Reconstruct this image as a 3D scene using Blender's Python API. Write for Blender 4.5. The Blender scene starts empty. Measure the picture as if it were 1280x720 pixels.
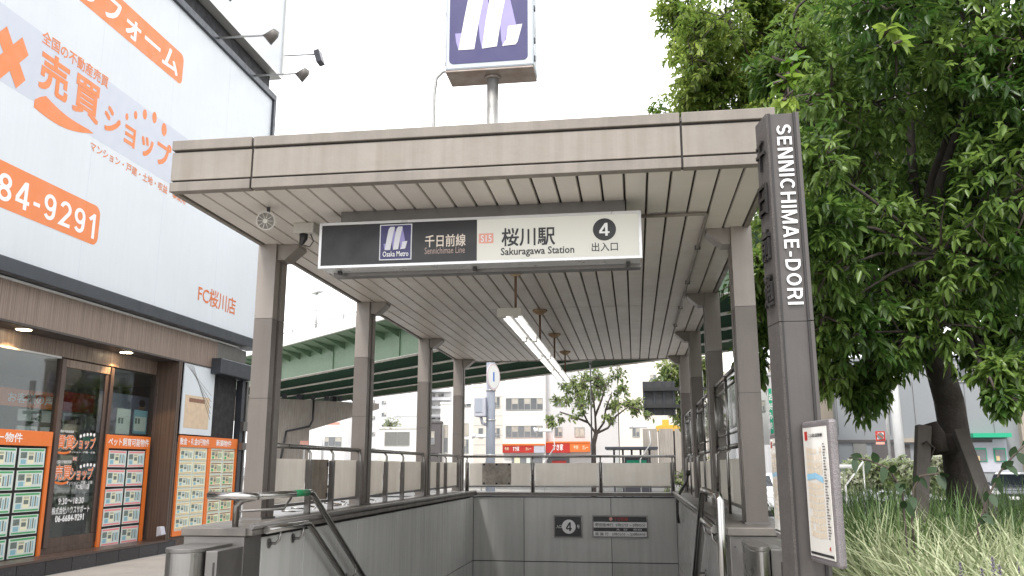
import bpy, bmesh, math, random
import numpy as np
from mathutils import Vector, Matrix
R = math.radians
scene = bpy.context.scene
COL = scene.collection
random.seed(7)

# ---------------------------------------------------------------- camera
PITCH, YAW = math.atan(223/1062), math.atan(154/1085.2)
cam_d = bpy.data.cameras.new('camera'); cam = bpy.data.objects.new('camera', cam_d); COL.objects.link(cam)
cam_d.sensor_width = 36; cam_d.lens = 1062/1280*36; cam_d.clip_start = .05; cam_d.clip_end = 3000
cam.location = (0, 0, 1.55); cam.rotation_euler = (R(90)+PITCH, 0, YAW)
scene.camera = cam

# ---------------------------------------------------------------- light
SUN_EL, SUN_AZ = R(58), R(200)     # azimuth measured from +y towards +x
w = bpy.data.worlds.new('World'); scene.world = w; w.use_nodes = True
nt = w.node_tree; nt.nodes.clear()
out = nt.nodes.new('ShaderNodeOutputWorld'); bg = nt.nodes.new('ShaderNodeBackground')
sky = nt.nodes.new('ShaderNodeTexSky'); sky.sky_type = 'NISHITA'; sky.sun_disc = False
sky.sun_elevation = SUN_EL; sky.sun_rotation = SUN_AZ; sky.air_density = 1; sky.dust_density = 3
mx = nt.nodes.new('ShaderNodeMix'); mx.data_type = 'RGBA'; mx.inputs[0].default_value = .86
cn = nt.nodes.new('ShaderNodeTexNoise'); cn.inputs['Scale'].default_value = 1.6; cn.inputs['Detail'].default_value = 5
cr = nt.nodes.new('ShaderNodeValToRGB'); cr.color_ramp.elements[0].color = (9.2, 9.3, 9.6, 1); cr.color_ramp.elements[1].color = (12.2, 12.1, 12.0, 1)
cr.color_ramp.elements[0].position = .3; cr.color_ramp.elements[1].position = .7
nt.links.new(cn.outputs['Fac'], cr.inputs[0])
nt.links.new(sky.outputs[0], mx.inputs[6]); nt.links.new(cr.outputs[0], mx.inputs[7])
nt.links.new(mx.outputs[2], bg.inputs[0]); bg.inputs[1].default_value = .1
nt.links.new(bg.outputs[0], out.inputs[0])
sd = bpy.data.lights.new('sun', 'SUN'); sd.energy = 1.5; sd.angle = R(12); sd.color = (1, .96, .9)
so = bpy.data.objects.new('sun', sd); COL.objects.link(so)
_d = Vector((math.sin(SUN_AZ)*math.cos(SUN_EL), math.cos(SUN_AZ)*math.cos(SUN_EL), math.sin(SUN_EL)))
so.rotation_euler = _d.to_track_quat('Z', 'Y').to_euler(); so.location = (0, -5, 30)
vs = scene.view_settings; vs.view_transform = 'Standard'; vs.look = 'None'; vs.gamma = 1; vs.exposure = 1.4; vs.use_curve_mapping = False
scene.cycles.max_bounces = 7; scene.cycles.diffuse_bounces = 4; scene.cycles.transparent_max_bounces = 12
scene.cycles.caustics_reflective = False; scene.cycles.caustics_refractive = False

# ---------------------------------------------------------------- helpers
_F = Vector((-math.sin(YAW)*math.cos(PITCH), math.cos(YAW)*math.cos(PITCH), math.sin(PITCH)))
_R = Vector((math.cos(YAW), math.sin(YAW), 0)); _U = _R.cross(_F); _C = Vector((0, 0, 1.55))
def at(px, py, ax, v):
    "measured point of the photograph on the real plane x, y or z = v"
    d = _F*1062 + _R*(px-640) + _U*(360-py); i = 'xyz'.index(ax)
    return _C + d*((v-_C[i])/d[i])

def tag(o, label=None, cat=None, group=None, kind=None):
    if label: o['label'] = label
    if cat: o['category'] = cat
    if group: o['group'] = group
    if kind: o['kind'] = kind
    return o
def empty(name, loc, label=None, cat=None, group=None, kind=None):
    o = bpy.data.objects.new(name, None); COL.objects.link(o); o.location = loc; o.empty_display_size = .2
    return tag(o, label, cat, group, kind)
def wl(p):
    v = Vector((0, 0, 0))
    while p: v += p.location; p = p.parent
    return v
def copy_tree(o, parent=None):
    c = o.copy(); COL.objects.link(c); c.parent = parent
    for ch in list(o.children): copy_tree(ch, c)
    return c

class MB:
    def __init__(s): s.v = []; s.f = []; s.mi = []; s.sm = []
    def add(s, vs, fs, mi=0, sm=False):
        b = len(s.v); s.v += [tuple(v) for v in vs]
        for f in fs: s.f.append([b+i for i in f]); s.mi.append(mi); s.sm.append(sm)
        return s
    def box(s, a, b, mi=0):
        x0, x1 = sorted((a[0], b[0])); y0, y1 = sorted((a[1], b[1])); z0, z1 = sorted((a[2], b[2]))
        return s.add([(x0,y0,z0),(x1,y0,z0),(x1,y1,z0),(x0,y1,z0),(x0,y0,z1),(x1,y0,z1),(x1,y1,z1),(x0,y1,z1)],
              [(0,3,2,1),(4,5,6,7),(0,1,5,4),(1,2,6,5),(2,3,7,6),(3,0,4,7)], mi)
    def obox(s, c, u, v, n, su, sv, sn, mi=0):
        c = Vector(c); u = Vector(u).normalized()*su/2; v = Vector(v).normalized()*sv/2; n = Vector(n).normalized()*sn/2
        P = [c-u-v-n, c+u-v-n, c+u+v-n, c-u+v-n, c-u-v+n, c+u-v+n, c+u+v+n, c-u+v+n]
        return s.add(P, [(0,3,2,1),(4,5,6,7),(0,1,5,4),(1,2,6,5),(2,3,7,6),(3,0,4,7)], mi)
    def quad(s, *p, mi=0): return s.add(p, [tuple(range(len(p)))], mi)
    def prism(s, poly, ext, mi=0):
        "closed polygon (3D points) extruded by vector ext"
        e = Vector(ext); n = len(poly); P = [Vector(p) for p in poly]
        return s.add(P+[p+e for p in P], [tuple(range(n))[::-1], tuple(range(n, 2*n))]+[(i, (i+1) % n, n+(i+1) % n, n+i) for i in range(n)], mi)
    def tube(s, pts, r, n=10, mi=0, cap=True):
        P = [Vector(p) for p in pts]; rs = r if isinstance(r, (list, tuple)) else [r]*len(P)
        b = len(s.v); ref = None
        for i, p in enumerate(P):
            t = (P[min(i+1, len(P)-1)]-P[max(i-1, 0)]).normalized()
            if ref is None:
                ref = t.cross(Vector((0, 0, 1)) if abs(t.z) < .9 else Vector((1, 0, 0))).normalized()
            ref = (ref - t*ref.dot(t)).normalized(); bi = t.cross(ref)
            k = 1.
            if 0 < i < len(P)-1:
                a = (P[i]-P[i-1]).normalized().dot((P[i+1]-P[i]).normalized()); k = 1/max(.5, math.sqrt(max(0, (1+a)/2)))
            for j in range(n):
                an = 2*math.pi*j/n; s.v.append(tuple(p+(ref*math.cos(an)+bi*math.sin(an))*rs[i]*(1 if i in (0, len(P)-1) else (k+1)/2)))
        for i in range(len(P)-1):
            for j in range(n):
                s.f.append([b+i*n+j, b+i*n+(j+1) % n, b+(i+1)*n+(j+1) % n, b+(i+1)*n+j]); s.mi.append(mi); s.sm.append(True)
        if cap:
            s.f.append([b+j for j in range(n)][::-1]); s.mi.append(mi); s.sm.append(False)
            e = b+(len(P)-1)*n; s.f.append([e+j for j in range(n)]); s.mi.append(mi); s.sm.append(False)
        return s
    def disc(s, c, n, r, th=0, seg=24, mi=0, ry=None):
        "flat disc (or thin drum) with normal n"
        c = Vector(c); n = Vector(n).normalized(); u = n.cross(Vector((0, 0, 1)) if abs(n.z) < .9 else Vector((1, 0, 0))).normalized(); v = n.cross(u)
        ring = [c+u*math.cos(2*math.pi*k/seg)*r+v*math.sin(2*math.pi*k/seg)*(ry or r) for k in range(seg)]
        if th: return s.prism(ring, n*th, mi)
        return s.quad(*ring, mi=mi)
    def build(s, name, mat, parent=None, bevel=0, **kw):
        o = mk(name, s.v, s.f, mat, parent, s.mi, s.sm, bevel)
        return tag(o, **kw)
def mk(name, v, f, mat, parent=None, mi=None, sm=None, bevel=0):
    me = bpy.data.meshes.new(name)
    off = wl(parent) if parent else Vector((0, 0, 0))
    me.from_pydata([(a[0]-off.x, a[1]-off.y, a[2]-off.z) for a in v], [], f)
    mats = mat if isinstance(mat, (list, tuple)) else [mat]
    for m in mats: me.materials.append(m)
    if mi: me.polygons.foreach_set('material_index', mi)
    if sm: me.polygons.foreach_set('use_smooth', sm)
    bm = bmesh.new(); bm.from_mesh(me)
    bmesh.ops.recalc_face_normals(bm, faces=bm.faces)
    if bevel:
        es = [e for e in bm.edges if len(e.link_faces) == 2 and e.calc_face_angle(0) > .5]
        bmesh.ops.bevel(bm, geom=es, offset=bevel, segments=2, affect='EDGES', profile=.5, clamp_overlap=True)
    bm.to_mesh(me); bm.free()
    me.update()
    o = bpy.data.objects.new(name, me); COL.objects.link(o)
    if parent: o.parent = parent
    return o
def rbox(name, a, b, mat, parent=None, bevel=0, **kw): return MB().box(a, b).build(name, mat, parent, bevel, **kw)

def _arc(cx, cy, rx, ry, a0, a1, n=10): return [(cx+rx*math.cos(R(a0+(a1-a0)*k/n)), cy+ry*math.sin(R(a0+(a1-a0)*k/n))) for k in range(n+1)]
_G = {   # heavy sans glyphs as centre lines: (width, strokes); a stroke ending in None is closed
 'S': (.62, [_arc(.31,.715,.21,.20,25,270)+_arc(.31,.285,.225,.20,90,-155)]), 'O': (.72, [_arc(.36,.5,.27,.415,0,360,28)[:-1]+[None]]), 'C': (.68, [_arc(.36,.5,.27,.415,48,312,20)]),
 'D': (.68, [[(.085,.085),(.085,.915),(.3,.915)]+_arc(.3,.5,.285,.415,80,-80,12)+[(.3,.085),None]]), 'E': (.56, [[(.5,.915),(.085,.915),(.085,.085),(.52,.085)],[(.17,.51),(.47,.51)]]),
 'N': (.66, [[(.085,0),(.085,1)],[(.12,1),(.54,0)],[(.575,0),(.575,1)]]), 'M': (.80, [[(.085,0),(.085,1)],[(.115,1),(.40,.06),(.685,1)],[(.715,0),(.715,1)]]), 'A': (.68, [[(.07,0),(.315,1)],[(.61,0),(.365,1)],[(.2,.28),(.48,.28)]]),
 'H': (.66, [[(.085,0),(.085,1)],[(.575,0),(.575,1)],[(.17,.52),(.49,.52)]]), 'I': (.17, [[(.085,0),(.085,1)]]), '-': (.34, [[(.03,.38),(.31,.38)]]),
 'R': (.66, [[(.085,0),(.085,1)],[(.17,.915),(.36,.915)]+_arc(.36,.70,.20,.215,80,-80,8)+[(.36,.485),(.17,.485)],[(.40,.48),(.57,0)]]),
 '8': (.60, [_arc(.30,.72,.185,.195,0,360,20)[:-1]+[None],_arc(.30,.29,.21,.205,0,360,20)[:-1]+[None]]), '4': (.62, [[(.40,.95),(.08,.33)],[(.03,.27),(.60,.27)],[(.43,0),(.43,1)]]),
 '9': (.60, [_arc(.29,.67,.20,.245,0,360,20)[:-1]+[None],[(.49,.67),(.48,.4)]+_arc(.28,.30,.19,.215,0,-150,8)]), '2': (.58, [_arc(.29,.69,.20,.225,170,-35,12)+[(.10,.085),(.54,.085)]]), '1': (.42, [[(.29,0),(.29,1)],[(.28,.93),(.06,.72)]])}
def sans(body, t=.14, gap=.12):
    V, F = [], []; x = 0
    for ch in body:
        w_, st_ = _G[ch]
        for k, pl in enumerate(st_):
            closed = pl[-1] is None; P = [Vector((a, b)) for a, b in (pl[:-1] if closed else pl)]; n = len(P); b0 = len(V)
            for i, p in enumerate(P):
                a = P[i-1] if (closed or i) else p; c = P[(i+1) % n] if (closed or i < n-1) else p
                d1 = (p-a).normalized() if (p-a).length > 1e-6 else (c-p).normalized(); d2 = (c-p).normalized() if (c-p).length > 1e-6 else d1
                n1 = Vector((-d1.y, d1.x)); n2 = Vector((-d2.y, d2.x)); m_ = (n1+n2).normalized(); l_ = t/2/max(.45, m_.dot(n1))
                q1, q2 = p+m_*l_, p-m_*l_
                V += [Vector((x+q1.x, q1.y, k*.00012)), Vector((x+q2.x, q2.y, k*.00012))]
            for i in range(n if closed else n-1): j = (i+1) % n; F.append([b0+2*i+1, b0+2*j+1, b0+2*j, b0+2*i])
        x += w_+gap
    return V, F
_txt = {}
def text(body, c, right, up, w_, h_, mat, parent, name='lettering', bold=0., th=.002, keep=False, lift=.0015, align='C', slant=0):
    "lettering fitted in a w x h box centred on c"
    cjk = bold > 0 and any(ord(ch) > 0x2fff for ch in body); cjk_b = bold
    if cjk: bold = 0.
    key = (body, bold)
    if name.startswith('sans'):
        name = name[5:]; key = ('sans', body); _txt[key] = sans(body)
    if key not in _txt:
        cu = bpy.data.curves.new('t', 'FONT'); cu.body = body; cu.offset = bold; cu.resolution_u = 2 if len(body) > 3 else 4
        o = bpy.data.objects.new('t', cu); COL.objects.link(o)
        me = bpy.data.meshes.new_from_object(o.evaluated_get(bpy.context.evaluated_depsgraph_get()))
        _txt[key] = ([v.co.copy() for v in me.vertices], [list(p.vertices) for p in me.polygons])
        bpy.data.objects.remove(o); bpy.data.curves.remove(cu); bpy.data.meshes.remove(me)
    V, F = _txt[key]
    if cjk:                                   # heavier strokes: the glyph laid over itself a hair apart
        hgt = max(v.y for v in V)-min(v.y for v in V); d = cjk_b*.45
        V2, F2 = [], []
        for k, (dx, dy) in enumerate(((-d, -d), (d, -d), (-d, d), (d, d), (0, 0))):
            b0 = len(V2); V2 += [Vector((v.x+dx, v.y+dy, k*.0002)) for v in V]; F2 += [[b0+i for i in f] for f in F]
        V, F = V2, F2
    x0 = min(v.x for v in V); x1 = max(v.x for v in V); y0 = min(v.y for v in V); y1 = max(v.y for v in V)
    sx = w_/(x1-x0); sy = h_/(y1-y0)
    if keep: sx = sy = min(sx, sy)
    u = Vector(right).normalized(); v_ = Vector(up).normalized(); n = u.cross(v_); c = Vector(c)
    P = [c+u*((v.x-(x0+x1)/2)*sx+slant*(v.y-(y0+y1)/2)*sy)+v_*((v.y-(y0+y1)/2)*sy)+n*(lift+v.z) for v in V]
    me = bpy.data.meshes.new(name); off = wl(parent) if parent else Vector()
    me.from_pydata([tuple(p-off) for p in P], [], F); me.materials.append(mat)
    bm = bmesh.new(); bm.from_mesh(me)
    if th > .004:
        bmesh.ops.recalc_face_normals(bm, faces=bm.faces)
        r = bmesh.ops.extrude_face_region(bm, geom=bm.faces[:])
        bmesh.ops.translate(bm, vec=n*th, verts=[g for g in r['geom'] if isinstance(g, bmesh.types.BMVert)])
        bmesh.ops.recalc_face_normals(bm, faces=bm.faces)
    bm.to_mesh(me); bm.free()
    o = bpy.data.objects.new(name, me); COL.objects.link(o)
    if parent: o.parent = parent
    return o

# ---------------------------------------------------------------- materials
def mat(name, col, rough=.6, metal=0., var=.0, vscale=3., bump=0., bscale=60., streak=0., streak_col=None, spec=.5, objvar=0., speck=0., grain=None, coat=0, vcol=None, aniso=0):
    m = bpy.data.materials.new(name); m.use_nodes = True; t = m.node_tree; N = t.nodes; L = t.links
    b = N['Principled BSDF']; b.inputs['Roughness'].default_value = rough; b.inputs['Metallic'].default_value = metal
    b.inputs['Specular IOR Level'].default_value = spec
    if coat: b.inputs['Coat Weight'].default_value = coat
    tc = N.new('ShaderNodeNewGeometry').outputs['Position']
    rgb = N.new('ShaderNodeRGB'); rgb.outputs[0].default_value = (*col, 1); cur = rgb.outputs[0]
    def mixin(cur, fac, c2, mode='MIX'):
        x = N.new('ShaderNodeMix'); x.data_type = 'RGBA'; x.blend_type = mode
        if isinstance(fac, float): x.inputs[0].default_value = fac
        else: L.new(fac, x.inputs[0])
        L.new(cur, x.inputs[6])
        if isinstance(c2, tuple): x.inputs[7].default_value = (*c2, 1)
        else: L.new(c2, x.inputs[7])
        return x.outputs[2]
    def noise(scale, detail=5, vec=None, lo=.35, hi=.65, tolo=0., tohi=1., rgh=.6):
        n = N.new('ShaderNodeTexNoise'); n.inputs['Scale'].default_value = scale; n.inputs['Detail'].default_value = detail; n.inputs['Roughness'].default_value = rgh
        L.new(vec or tc, n.inputs['Vector'])
        r = N.new('ShaderNodeMapRange'); r.inputs[1].default_value = lo; r.inputs[2].default_value = hi; r.inputs[3].default_value = tolo; r.inputs[4].default_value = tohi
        L.new(n.outputs['Fac'], r.inputs[0]); return r.outputs[0]
    def scaled(sx, sy, sz):
        mp = N.new('ShaderNodeMapping'); mp.inputs['Scale'].default_value = (sx, sy, sz); L.new(tc, mp.inputs['Vector']); return mp.outputs[0]
    if var: cur = mixin(cur, noise(vscale, 6, tolo=0., tohi=var), vcol or tuple(c*.45 for c in col))
    if var and not vcol: cur = mixin(cur, noise(vscale*.37+.1, 3, tolo=0., tohi=var*.6), tuple(min(1, c*1.35) for c in col))
    if streak: cur = mixin(cur, noise(1., 4, scaled(13, 13, .6), .40, .68, 0., streak), streak_col or tuple(c*.4 for c in col))
    if speck: cur = mixin(cur, noise(220, 2, None, .45, .6, 0., speck), tuple(c*.4 for c in col))
    if grain: cur = mixin(cur, noise(1., 4, scaled(*grain[0]), .35, .65, 0., grain[1]), grain[2])
    if objvar:
        oi = N.new('ShaderNodeObjectInfo'); r = N.new('ShaderNodeMapRange'); r.inputs[3].default_value = 1-objvar; r.inputs[4].default_value = 1+objvar
        L.new(oi.outputs['Random'], r.inputs[0]); h = N.new('ShaderNodeHueSaturation'); L.new(cur, h.inputs['Color']); L.new(r.outputs[0], h.inputs['Value']); cur = h.outputs[0]
    L.new(cur, b.inputs['Base Color'])
    rr = noise(7, 5, None, .3, .7, max(.02, rough*.75), min(1, rough*1.3)); L.new(rr, b.inputs['Roughness'])
    if bump:
        n = N.new('ShaderNodeTexNoise'); n.inputs['Scale'].default_value = bscale; n.inputs['Detail'].default_value = 4; L.new(tc, n.inputs['Vector'])
        bp = N.new('ShaderNodeBump'); bp.inputs['Strength'].default_value = bump; bp.inputs['Distance'].default_value = .01
        L.new(n.outputs['Fac'], bp.inputs['Height']); L.new(bp.outputs[0], b.inputs['Normal'])
    return m
def emis(name, col, s, base=(.8, .8, .8)):
    m = mat(name, base, .4); b = m.node_tree.nodes['Principled BSDF']
    b.inputs['Emission Color'].default_value = (*col, 1); b.inputs['Emission Strength'].default_value = s; return m
def glass(name, tint=(.8, .83, .82), rough=.02, refl=1.):
    m = bpy.data.materials.new(name); m.use_nodes = True; t = m.node_tree; t.nodes.clear(); N = t.nodes; L = t.links
    o = N.new('ShaderNodeOutputMaterial'); x = N.new('ShaderNodeMixShader'); fr = N.new('ShaderNodeLayerWeight')
    pw = N.new('ShaderNodeMath'); pw.operation = 'POWER'; L.new(fr.outputs['Facing'], pw.inputs[0]); pw.inputs[1].default_value = 4.
    mu = N.new('ShaderNodeMath'); mu.operation = 'MULTIPLY_ADD'; mu.inputs[1].default_value = .8*refl; mu.inputs[2].default_value = .045*refl; L.new(pw.outputs[0], mu.inputs[0])
    tr = N.new('ShaderNodeBsdfTransparent'); tr.inputs[0].default_value = (*tint, 1); g = N.new('ShaderNodeBsdfGlossy'); g.inputs['Roughness'].default_value = rough
    L.new(mu.outputs[0], x.inputs[0]); L.new(tr.outputs[0], x.inputs[1]); L.new(g.outputs[0], x.inputs[2]); L.new(x.outputs[0], o.inputs[0]); return m
def leafmat(name, dark, light, tr=.35, rough=.38):
    m = bpy.data.materials.new(name); m.use_nodes = True; t = m.node_tree; N = t.nodes; L = t.links
    b = N['Principled BSDF']; b.inputs['Roughness'].default_value = rough; o = N['Material Output']
    a = N.new('ShaderNodeAttribute'); a.attribute_name = 'var'
    r = N.new('ShaderNodeValToRGB'); r.color_ramp.elements[0].color = (*dark, 1); r.color_ramp.elements[1].color = (*light, 1); L.new(a.outputs['Fac'], r.inputs[0])
    L.new(r.outputs[0], b.inputs['Base Color'])
    tl = N.new('ShaderNodeBsdfTranslucent'); L.new(r.outputs[0], tl.inputs[0]); x = N.new('ShaderNodeMixShader'); x.inputs[0].default_value = tr
    L.new(b.outputs[0], x.inputs[1]); L.new(tl.outputs[0], x.inputs[2]); L.new(x.outputs[0], o.inputs[0]); return m

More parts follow.
